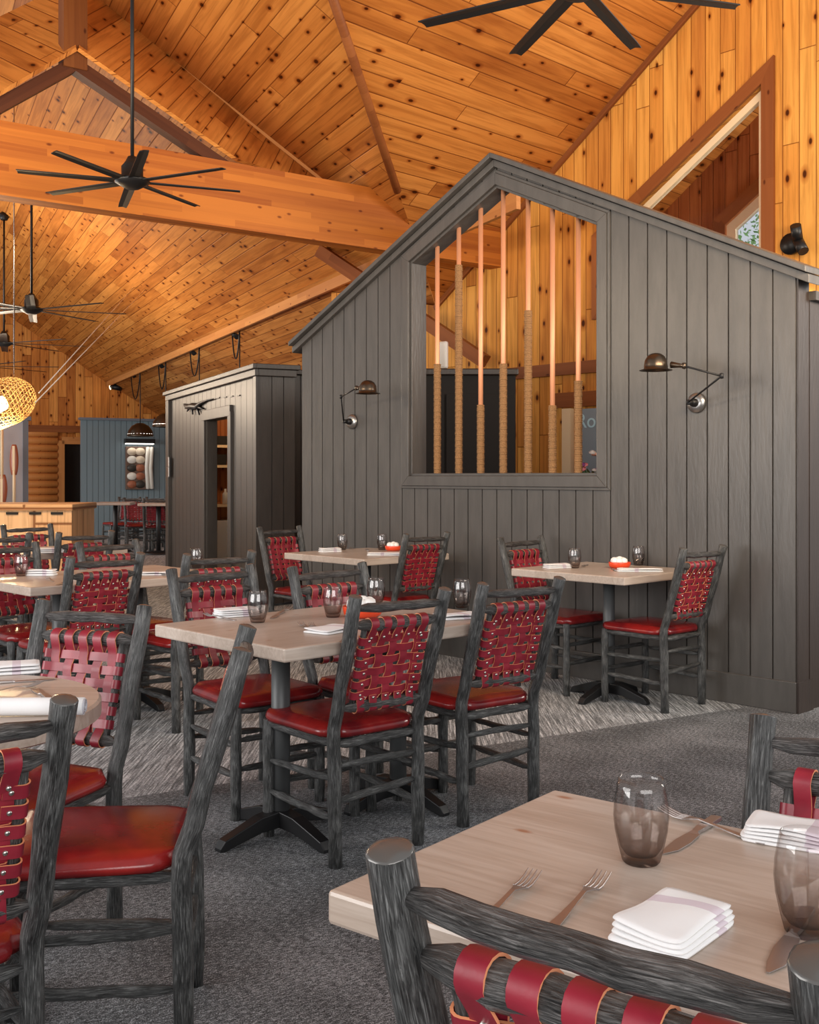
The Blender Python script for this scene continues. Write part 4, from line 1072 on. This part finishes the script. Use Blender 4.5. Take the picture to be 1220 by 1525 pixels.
# ------------------------------------------------------------------ copper poles with rope in the partition opening
pole_x = [(651.4, 540.5), (683.4, 394), (716, 601), (749.6, 540), (786.7, 460), (823, 601), (861.4, 566)]
ordn = ['leftmost copper pole, its rope wrap reaching mid height', 'second copper pole from the left, rope wrapped almost to the top', 'third copper pole from the left with a short rope wrap',
        'middle copper pole under the gable peak', 'fifth copper pole from the left with a tall rope wrap', 'sixth copper pole from the left with a short rope wrap', 'rightmost copper pole beside the window frame']
for i, ((px, py), lb) in enumerate(zip(pole_x, ordn)):
    Y = onV(px, 700, 5.588+.065); s_ = (Vector((Y.x, Y.y, 0))-P0-vv*.065).dot(uv_); base = PW(s_, zS, .065)
    ztop = zr(s_)-.17; zrope = EYE-(py-HY)/F*Y.y
    t = empty('copper_pole', base, 0, lb+' in the partition opening', 'pole', 'rope-wrapped copper poles')
    b = MB(); b.tube([(0,0,-.012), (0,0,ztop-zS)], .0165, 16, dome=(False, False)); b.done('pipe', M['copper'], t)
    n = int((zrope-zS)/.0115); pr = [(.0166, -.004)]
    for k in range(n):
        for q, r in ((0, .0225), (.3, .0285), (.6, .0285), (.95, .0228)): pr.append((r+.0012*sin(k*1.7+i), (k+q)*.0115))
    pr.append((.0166, n*.0115)); b = MB(); b.lathe(pr, 14); b.done('rope_wrap', M['rope'], t)
# ------------------------------------------------------------------ wall sconces (articulated)
def onW(px, py, d): return onV(px, py, 5.588-d)
def sconce(plate, elbow, joint, shade, dp, R, label, knuckle2=None):
    o0 = onW(*plate, .012); t = empty('wall_lamp', o0, 0, label, 'wall lamp', 'jointed bronze wall lamps'); O = Vector(o0)
    qn = (-vv).to_track_quat('Z', 'Y').to_matrix().to_4x4()
    b = MB(); b.lathe([(0, -.012), (.058, -.012), (.060, .0), (.055, .010), (.03, .018), (0, .019)], 28, qn); b.done('wall_plate', M['plate'], t)
    b = MB(); b.lathe([(0, .01), (.024, .01), (.026, .03), (.018, .055), (0, .058)], 16, qn); b.tube([-vv*.05, -vv*.085], .016, 12)
    b.done('swivel', M['black'], t)
    p1 = -vv*.085; e_ = onW(*elbow, dp[0])-O; j_ = onW(*joint, dp[1])-O; s_ = onW(*shade, dp[2])-O
    b = MB(); b.tube([p1, e_], .0055, 8); b.done('arm', M['black'], t)
    b = MB(); b.tube([e_-Zv*.012, e_+Zv*.014], .011, 10); b.done('joint', M['black'], t)
    b = MB(); b.tube([e_, j_], .0055, 8); b.done('arm', M['black'], t)
    b = MB(); b.tube([j_-Zv*.014, j_+Zv*.016], .012, 10); b.tube([j_, lerp(j_, s_, .45)], [.009, .019], 12); b.done('joint', M['bronze'], t)
    b = MB(); Mx = Matrix.Translation(s_)
    b.lathe([(R*1.42, -R*.62), (R*1.38, -R*.58), (R*1.02, -R*.50), (R, -.2*R), (R*.94, .25*R), (R*.72, .62*R), (R*.40, .83*R), (0, .9*R), (0, .84*R), (R*.38, .78*R), (R*.68, .58*R), (R*.9, .2*R), (R*.95, -.2*R), (R*.97, -.46*R), (R*1.36, -R*.62)], 32, Mx)
    b.done('shade', M['bronze'], t)
    b = MB(); b.lathe([(0, -R*.45), (.018, -R*.40), (.022, -R*.15), (.012, R*.1), (0, R*.12)], 12, Mx); b.done('bulb', M['white'], t)
sconce((1037, 600), (1075, 560), (1019, 545), (977, 541), (.24, .34, .36), .066, 'bronze jointed wall lamp right of the partition opening')
sconce((524, 628), (508, 591), (531, 578), (548, 578), (.22, .30, .34), .066, 'bronze jointed wall lamp left of the partition opening')

# black spotlight on the pine wall, with its warm light
so = onV(1190, 362, CW-.02); t = empty('spotlight', so, 0, 'black cylinder spotlight on the pine wall above the partition right end', 'spotlight')
qn = (-vv).to_track_quat('Z', 'Y').to_matrix().to_4x4()
b = MB(); b.lathe([(0, 0), (.085, 0), (.085, .03), (0, .035)], 24, qn @ Matrix.Translation((-.06, 0, 0))); b.done('mount', M['black'], t)
for a_ in (Vector((-.06, -.1, .14)), Vector((.02, -.09, -.12))):
    b = MB(); c_ = Vector((-.045, -.10, 0)); b.tube([c_, c_+a_.normalized()*.13], .042, 18, dome=(False, False)); b.done('lamp_head', M['black'], t)
sl = bpy.data.lights.new('spotlight_beam', 'SPOT'); sl.energy = 30; sl.color = (1, .74, .4); sl.spot_size = radians(75); sl.spot_blend = .8; sl.shadow_soft_size = .04
o = bpy.data.objects.new('spotlight_beam', sl); COL.objects.link(o); o.location = so-vv*.28+Vector((0,0,-.22)); o.rotation_euler = (vv*.5-Zv*.85).to_track_quat('-Z', 'Y').to_euler()

# ------------------------------------------------------------------ things seen through the opening
cb = empty('cabinet', onY(695, 700, 9.7)*1.0, 0, 'tall near-black cabinet seen behind the rope-wrapped poles', 'cabinet')
cb.location = (onY(695, 700, 9.75).x, 9.95, 0); x0, x1 = onY(610, 700, 9.7).x, onY(768, 700, 9.7).x; wc = x1-x0; hc = EYE+(HY-549)/F*9.7
cb.location.x = (x0+x1)/2; 
b = MB(); b.box((0, 0, (hc-.06)/2), (wc, .5, hc-.06)); b.done('body', M['dkint'], cb)
b = MB(); b.box((0, 0, hc-.03), (wc+.05, .56, .06)); b.done('cornice', M['darkbrown'], cb, bevel=.01)
for k in range(3): 
    b = MB(); b.box((x0-cb.location.x+(k+.5)*wc/3, -.26, (hc-.2)/2), (wc/3-.02, .02, hc-.26)); b.done('door', M['dkint'], cb, bevel=.004)
o = bx('wall_speaker', onV(662, 529, CW-.05)*1.0, (.11, .05, .26), (ual, vv, Zv), M['white'], bev=.02); o.location = onY(660, 529, 10.2); o.rotation_euler = (0,0,0)
tag(o, 'small cream rounded speaker above the dark cabinet behind the leftmost pole', 'speaker')
bkt = None
jb = onV(846, 700, CW); 
st_ = struct(bx('trim_17', onV(846, 700, CW-.03).xy.to_3d()+Zv*.97, (.10, .06, 1.93), (ual, vv, Zv), M['casing_lt']))
sg = empty('glass_sign', (onV(905, 700, CW-.03)).xy.to_3d()+Zv*1.35, atan2(ual.y, ual.x)+pi, 'grey glass panel lettered Roc behind the rightmost poles', 'sign')
b = MB(); b.box((0, 0, 0), (.62, .02, 1.15)); b.done('panel', M['sgpanel'] if 'sgpanel' in M else newmat('sign_glass', (.30, .36, .40), .2), sg)
fc = bpy.data.curves.new('lettering', 'FONT'); fc.body = 'Roc'; fc.size = .19; fc.extrude = .002
tmp = bpy.data.objects.new('tmp_text', fc); COL.objects.link(tmp); bpy.context.view_layer.update()
lm = bpy.data.meshes.new_from_object(tmp.evaluated_get(bpy.context.evaluated_depsgraph_get())); bpy.data.objects.remove(tmp)
fo = bpy.data.objects.new('lettering', lm); COL.objects.link(fo); fo.parent = sg; lm.materials.clear(); lm.materials.append(newmat('sign_letters', (.55, .80, .88), .4))
lp = (onV(868, 637, CW-.045)-Vector(sg.location)); fo.location = (lp.dot(-ual)-.07, -.013, lp.z); fo.rotation_euler = (pi/2, 0, 0)
# flowers
fb = onV(881, 706, CW-.55); fl_ = empty('flower_vase', (fb.x, fb.y, 1.06), 0, 'vase of pink, purple and white flowers behind the rightmost pole', 'flowers')
b = MB(); b.lathe([(0, 0), (.05, 0), (.06, .08), (.035, .16), (.045, .20), (.03, .2), (0, .1)], 20); b.done('vase', M['white'], fl_)
fm = [newmat('pink_petals', (.72, .22, .25), .6), newmat('purple_petals', (.25, .05, .22), .6), newmat('white_petals', (.75, .68, .62), .6), newmat('peach_petals', (.80, .38, .26), .6)]
rg = random.Random(4)
for k in range(16):
    b = MB(); c_ = Vector((rg.uniform(-.13, .13), rg.uniform(-.10, .10), .24+rg.uniform(0, .20))); dr = Vector((c_.x, c_.y, .25)).normalized()
    Mx = Matrix.Translation(c_) @ dr.to_track_quat('Z', 'Y').to_matrix().to_4x4()
    for w_ in range(3): b.lathe([(0, 0), (.012+.008*w_, .006), (.018+.007*w_, .02-.004*w_), (.015+.008*w_, .03-.005*w_)], 7, Mx, smooth=False)
    b.done('bloom', fm[k % 4], fl_)
b = MB()
for k in range(9):
    a = rg.uniform(0, 6.28); b.tube([(0,0,.12), (.05*cos(a), .05*sin(a), .25), (.11*cos(a), .11*sin(a), .30)], [.006, .018, .004], 6)
b.done('leaves', newmat('leaf_green', (.03, .09, .03), .5), fl_)
o = bx('side_table', (fb.x+.05, fb.y+.03, .53), (.45, .42, 1.055), (ual, vv, Zv), M['darkbrown'], bev=.01); tag(o, 'dark stand under the flower vase behind the partition', 'stand')

# ------------------------------------------------------------------ box room: lizard ornament, switches, pantry shelves
lz = empty('lizard_ornament', BR(3.18, 2.1, -.03), 0, 'dark metal lizard ornament on the box room wall left of its doorway', 'ornament')
def lzp(px, py, dd=-.025):
    n_2 = nv; c_ = C0.dot(nv)+dd; k = (px-HX)/F; Y = c_/(k*nv.x+nv.y); return Vector((k*Y, Y, EYE-(py-HY)/F*Y))-Vector(lz.location)
b = MB(); b.tube([lzp(275, 603), lzp(281, 606), lzp(287, 605), lzp(294, 606), lzp(298, 601), lzp(306, 597), lzp(318, 594)], [.018, .035, .045, .04, .022, .012, .006], 8)
for a_, c_ in (((283, 606), (279, 612)), ((286, 607), (287, 617)), ((293, 607), (297, 617)), ((294, 606), (302, 609)), ((282, 604), (276, 608))): b.tube([lzp(*a_), lzp(*c_)], [.02, .010], 6)
b.done('body', M['black'], lz)
for k in range(4): 
    o = bx('track', lzp(325+k*10, 592.6-k*1.2, -.01), (.10, .008, .012), AXB, M['black'], lz)
for k, py in enumerate((688, 703)):
    o = bx('light_switch', BR(3.82, EYE+(HY-py)/F*14.2, -.05), (.10, .015, .13), AXB, M['plate'], bev=.004); tag(o, ('upper' if k == 0 else 'lower')+' pale switch plate at the box room left corner', 'switch')
shf = empty('pantry_shelves', BR(3.85, 0, .85), 0, 'pale pantry shelves over a cupboard glimpsed through the narrow doorway', 'shelves')
for z in (.90, 1.43, 1.70):
    b = MB(); b.box(Zv*z, (.30, 1.3, .035), AXB); b.done('shelf', M['casing_lt'], shf)
b = MB(); b.box(Zv*.35, (.32, 1.3, .70), AXB); b.done('cupboard', M['white'], shf)
for k, (dd, zz, ww, hh) in enumerate(((.62, 1.45, .20, .14), (.70, 1.72, .30, .12), (.92, 1.45, .24, .2))):
    o = bx('storage_box', BR(3.84, zz+hh/2, dd), (.2, ww, hh), AXB, M['dkint'], bev=.004)
    tag(o, ('dark box on the middle pantry shelf inside the doorway', 'dark box on the top pantry shelf inside the doorway', 'wider dark box at the right of the middle pantry shelf')[k], 'box', 'boxes on the pantry shelves')
b = MB(); b.lathe([(0, 0), (.04, 0), (.04, .14), (.015, .17), (.015, .21), (0, .21)], 14); o = b.done('bottle', M['white']); o.location = BR(3.80, .918, .72); tag(o, 'white bottle on the low pantry shelf inside the doorway', 'bottle')

# ------------------------------------------------------------------ swag pendants over the far dining area
def onD(px, py):
    k = (px-HX)/F; zz = (HY-py)/F; Y = (3.6+.60*WF-EYE)/(zz+.60*(nv.x*k+nv.y)); return Vector((k*Y, Y, EYE+zz*Y))
sw = [((346, 496), (357, 489), 'nearest swagged dome pendant, its chain hooked to the roof right of the box room'), ((283, 521), (297, 516), 'second swagged pendant chain, dropping behind the box room'),
      ((236, 541), (247, 535), 'dark dome pendant half hidden by the box room left edge'), ((195, 556), (209, 550), 'dark dome pendant hanging above the picture on the blue wall')]
for i, (a_, h_, lb) in enumerate(sw):
    A_ = onD(*a_); H_ = onD(*h_); t = empty('pendant_lamp', H_, 0, lb, 'pendant lamp', 'swagged dome pendants'); A_ = A_-H_
    zb_ = [1.75, 1.75, EYE+(HY-645)/F*H_.y, EYE+(HY-668)/F*H_.y][i]-H_.z
    zb_ = (EYE+(HY-[640, 642, 636, 650][i])/F*H_.y)-H_.z
    b = MB(); b.tube([A_+Vector((0,0,.04)), A_+Vector((.10,-.05,-.06))], .06, 14, dome=(False, False)); b.done('canopy', M['black'], t)
    b = MB(); pts = [lerp(A_, Vector((0,0,0)), q/12)-Zv*(.34*(1-(2*q/12-1)**2)**.8)*(H_.y/13) for q in range(13)]; b.tube(pts, .012, 6); b.done('chain', M['black'], t)
    b = MB(); b.tube([(0,0,.02), (0,0,zb_+.2)], .010, 6); b.done('cord', M['black'], t)
    R = .19*H_.y/17+.02; Mx = Matrix.Translation((0,0,zb_))
    b = MB(); b.lathe([(0, R*1.05), (R*.3, R), (R*.65, R*.80), (R*.92, R*.42), (R, R*.06), (R*1.03, 0), (R*.98, 0), (R*.9, R*.38), (R*.6, R*.76), (0, R*.98)], 28, Mx); b.done('dome_shade', M['bronze'], t)
    b = MB(); b.lathe([(0, .05), (R*.97, .055), (R*.97, .035), (0, .03)], 24, Mx); b.done('diffuser', M['lampin'], t)
tl = onD(171, 572); t = empty('track_spotlight', tl, 0, 'small spotlight glowing where the far gable meets the roof fold', 'spotlight')
b = MB(); b.tube([(0,0,.05), (0,0,-.05)], .03, 8); b.tube([(-.1,0,-.05), (.16,0,-.10)], .07, 12, dome=(False, False)); b.done('body', M['black'], t)
b = MB(); b.lathe([(0,0), (.07,0), (.06,.03), (0,.03)], 14, Matrix.Translation((-.11,0,-.06)) @ Matrix.Rotation(pi/2, 4, 'Y')); b.done('lens', M['bulb'], t)

# ------------------------------------------------------------------ art and bar light on the blue wall
def onMd(px, py, d): return onM(px, py, CBL-d)
ar = empty('picture', onMd(207.5, 697, .05), 0, 'tall patchwork picture of dark squares and pale ovals on the blue wall', 'picture')
ax = lambda px, py: onMd(px, py, .05)
pw_, ph_ = (ax(228, 697)-ax(187, 697)).length, (ax(207, 665)-ax(207, 729)).length
b = MB(); b.box((0,0,0), (pw_, .08, ph_), AXM); b.done('panel', newmat('picture_brown', (.12, .07, .05), .5), ar, bevel=.01)
pal = [newmat('picture_cream', (.62, .52, .40), .5), newmat('picture_rust', (.30, .10, .05), .5), newmat('picture_black', (.03, .025, .02), .5), newmat('picture_white', (.70, .68, .62), .5)]
for r in range(5):
    for c_ in range(2):
        b = MB(); m_ = pal[[0,0,3,0,2,1,3,1,1,2][r*2+c_]]
        Mx = Matrix.Translation(gal*(pw_*(.28-.30*c_))+Zv*(ph_*(.38-.19*r))-mv*.04) @ (-mv).to_track_quat('Z', 'Y').to_matrix().to_4x4() @ Matrix.Diagonal((1, .8, 1, 1))
        b.lathe([(0, 0), (.11, 0), (.10, .02), (0, .03)], 18, Mx); b.done('oval', m_, ar)
for k, q in enumerate((.30, .44)):
    b = MB(); b.tube([-gal*(pw_*q)-Zv*ph_*.48-mv*.05, -gal*(pw_*(q-.05))-mv*.05, -gal*(pw_*q)+Zv*ph_*.48-mv*.05], .045, 8); b.done('pale_strip', pal[3], ar)
lb_ = empty('picture_light', onMd(208, 659, .18), 0, 'black bar light shining on the wall above the picture', 'picture light')
b = MB(); b.box((0,0,.03), (.66, .16, .10), AXM); b.done('housing', M['black'], lb_, bevel=.01)
b = MB(); b.box((0,0,-.03), (.60, .12, .02), AXM); b.done('diffuser', M['lampin'], lb_)

# ------------------------------------------------------------------ far group of high chairs and tables by the blue wall
far_t = [((172, 743), 18.5, .95), ((236, 757), 18.0, .95)]
FG = 'chairs by the blue wall'
fc_ = [((186, 740), 19.3, 180, 'left dark chair of the far group by the blue wall'), ((205, 741), 18.8, 200, 'far chair second from the left by the blue wall'),
       ((233, 741), 18.3, 10, 'far chair with a purple-red woven back in the middle of the blue wall group'), ((250, 744), 18.4, -20, 'rightmost far chair beside the box room corner'),
       ((222, 740), 19.6, 170, 'rear chair of the far group under the picture'), ((176, 742), 20.0, 150, 'leftmost far chair, nearest the blue wall corner')]
for (px, py), Y, a, lb in fc_:
    k = (EYE-(py-HY)/F*Y)/.915; p_ = onY(px, py, Y)
    copy_tree(proto, (p_.x, Y, 0), radians(a), lb, FG, max(.9, min(1.05, k)), skip=('rivet', ))['category'] = 'chair'
for (px, py), Y, h_ in far_t:
    p_ = onY(px, py, Y); t = empty('dining_table', (p_.x, Y, 0), .1, 'small pale table among the far chairs '+('left of the picture' if px < 200 else 'at the box room corner'), 'table', 'far dining tables')
    b = MB(); b.box((0,0,.83), (.6, .6, .05)); b.done('tabletop', M['table'], t, bevel=.01)
    b = MB(); b.tube([(0,0,.05), (0,0,.81)], .04, 10); b.done('pedestal', M['black'], t)
    b = MB(); b.lathe([(0, 0), (.28, 0), (.26, .03), (.05, .06), (0, .06)], 18); b.done('base', M['black'], t)

# ------------------------------------------------------------------ counter, paddles, basket lamp at left
ct = empty('counter', (0,0,0), 0, 'long knotty pine service counter with dark slots at the left edge', 'counter')
c0 = onY(106, 752, 12.0); yt = 12.0; zt = EYE-(751-HY)/F*12.0
cn = Vector((1, .03, 0)).normalized(); cm = Vector((-.03, 1, 0)).normalized(); cc = Vector((c0.x, 12.0, 0))
ct.location = cc-cn*1.6+cm*.5; AXC = (cn, cm, Zv)
b = MB(); b.box(Zv*(zt-.05)/2, (3.2, .96, zt-.05), AXC, 0, 2); b.done('body', M['counter'], ct)
b = MB(); b.box(Zv*(zt-.035), (3.24, 1.04, .07), AXC, 0, 0); b.done('worktop', M['counter'], ct, bevel=.008)
for px in (18, 52, 84):
    b = MB(); p_ = onY(px, 756, 11.99); b.box(Vector((p_.x-ct.location.x, -.485+.0*px+(cn.y/cn.x)*(p_.x-ct.location.x), zt-.10)), (.13, .03, .028), AXC); b.done('slot', M['dkint'], ct)
def paddle(px, ytop, ybot, Y, flip, lb, half=.065):
    p0_, p1_ = onY(px, ytop, Y), onY(px, ybot, Y); L_ = p0_.z-p1_.z; t = empty('canoe_paddle', p1_, 0, lb, 'paddle', 'canoe paddles on the grey wall')
    if flip: t.rotation_euler = (0, 0, 0)
    b = MB(); n = 10; bl = .46; z0_ = L_-bl if not flip else 0
    b2 = MB(); b2.tube([(0,0,bl*.8 if flip else 0), (0,0,L_ if flip else L_-bl*.8)], .022, 10); b2.done('shaft', M['casing_lt'], t)
    rows = []
    for i in range(n+1):
        q = i/n; w_ = half*sin(pi*min(1, .12+q*.80))**.55; w_ = max(.02, w_); z_ = (L_-bl+q*bl) if not flip else (bl-q*bl)
        rows.append([b.bm.verts.new((s_*w_, dd, z_)) for s_, dd in ((-1, -.008), (0, -.014), (1, -.008), (1, .008), (0, .014), (-1, .008))])
    for i in range(n):
        for k in range(6): b.face([rows[i][k], rows[i+1][k], rows[i+1][(k+1) % 6], rows[i][(k+1) % 6]], 0, None, True)
    b.face(rows[0]); b.face(rows[-1][::-1]); b.done('blade', M['paddle'], t)
    b = MB(); b.box((0, -.018, (L_-bl*.45) if not flip else bl*.45), (.035, .012, bl*.8)); b.done('stripe', M['casing_lt'], t)
M['paddle'] = newmat('paddle_red_brown', (.36, .10, .05), .35)
paddle(21, 662, 752, 16.3, False, 'canoe paddle with its red-brown blade up on the grey wall')
paddle(3, 640, 752, 16.3, True, 'canoe paddle with its blade down at the left edge of the grey wall', .08)

# woven basket lamp
bl_ = empty('basket_lamp', onY(10, 598, 11.0), 0, 'glowing woven basket lamp hung on cords at the left edge', 'pendant lamp')
axis = Vector((.93, 0, .36)).normalized(); q4 = axis.to_track_quat('Z', 'Y').to_matrix().to_4x4()
def bask(t): return .235*(sin(pi*(.5+.5*t)))**.5 if t > 0 else .235*(1-.15*t*t)
def bpt(t, a): r = .24*sqrt(max(0, 1-t*t)) if t > 0 else .24; return q4 @ Vector((r*cos(a), r*sin(a), t*.30 if t > 0 else t*.42))
b = MB()
for k in range(28):
    a = 2*pi*k/28; b.tube([bpt(-1+i*.1, a+i*.06) for i in range(20)], .0035, 4)
for i in range(17):
    t_ = -1+i*.12; b.tube([bpt(t_, 2*pi*k/28) for k in range(28)], .0035, 4, closed=True)
b.done('basket', newmat('wicker', (.72, .42, .14), .6), bl_)
b = MB(); b.lathe([(0, -.12), (.07, -.10), (.085, 0), (.07, .10), (0, .12)], 16, q4 @ Matrix.Translation((0,0,-.12))); b.done('bulb', M['bulb'], bl_)
b = MB(); p_ = onY(21, 560, 11.0)-Vector(bl_.location); tp = onB(21, 200); b.tube([p_, Vector((p_.x, p_.y, roofB(bl_.location.x+p_.x, bl_.location.y+p_.y)-bl_.location.z))], .006, 6); b.done('cord', M['steel'], bl_)
for (pxa, pya), (pxb, pyb) in (((52, 600), (216, 432)), ((58, 585), (140, 510))):
    b = MB(); A_ = onY(pxa, pya, 11.0); tgt = onB(pxb, pyb); 
    if pxb == 140: tgt = onB(216, 432)+Vector((-.25, .3, .1))
    b.tube([A_-Vector(bl_.location), tgt-Vector(bl_.location)], .006, 6); b.done('guy_cord', M['white'], bl_)
pt = bpy.data.lights.new('basket_bulb_light', 'POINT'); pt.energy = 45; pt.color = (1, .72, .38); pt.shadow_soft_size = .1
o = bpy.data.objects.new('basket_bulb_light', pt); COL.objects.link(o); o.location = Vector(bl_.location)+Vector((0,-.1,-.32))

# ------------------------------------------------------------------ outside: trees beyond the lobby window, eave
rg = random.Random(9)
tc = onV(1160, 400, 16.0); tr = empty('tree', (tc.x, tc.y, 0), 0, 'leafy green tree outside the lobby window', 'tree')
b = MB(); b.tube([(0,0,0), (.1,0,2), (.0,.1,4.2)], [.16, .12, .05], 10); b.done('trunk', newmat('tree_bark', (.09, .06, .04), .9), tr)
b = MB()
for k in range(6000):
    d = Vector((rg.gauss(0, 1), rg.gauss(0, 1), rg.gauss(0, 1))).normalized(); r = 1.9*rg.random()**.4; c_ = Vector((d.x*r, d.y*r, 3.3+d.z*r*1.2)); s_ = rg.uniform(.03, .07)
    e1_ = Vector((rg.gauss(0, 1), rg.gauss(0, 1), rg.gauss(0, 1))).normalized(); e2_ = e1_.cross(d).normalized()
    v4 = [b.bm.verts.new(c_+e1_*s_*x_+e2_*s_*.6*y_) for x_, y_ in ((-1, 0), (0, -1), (1, 0), (0, 1))]; b.face(v4)
b.done('crown', newmat('tree_leaves', (.26, .48, .16), .6), tr)
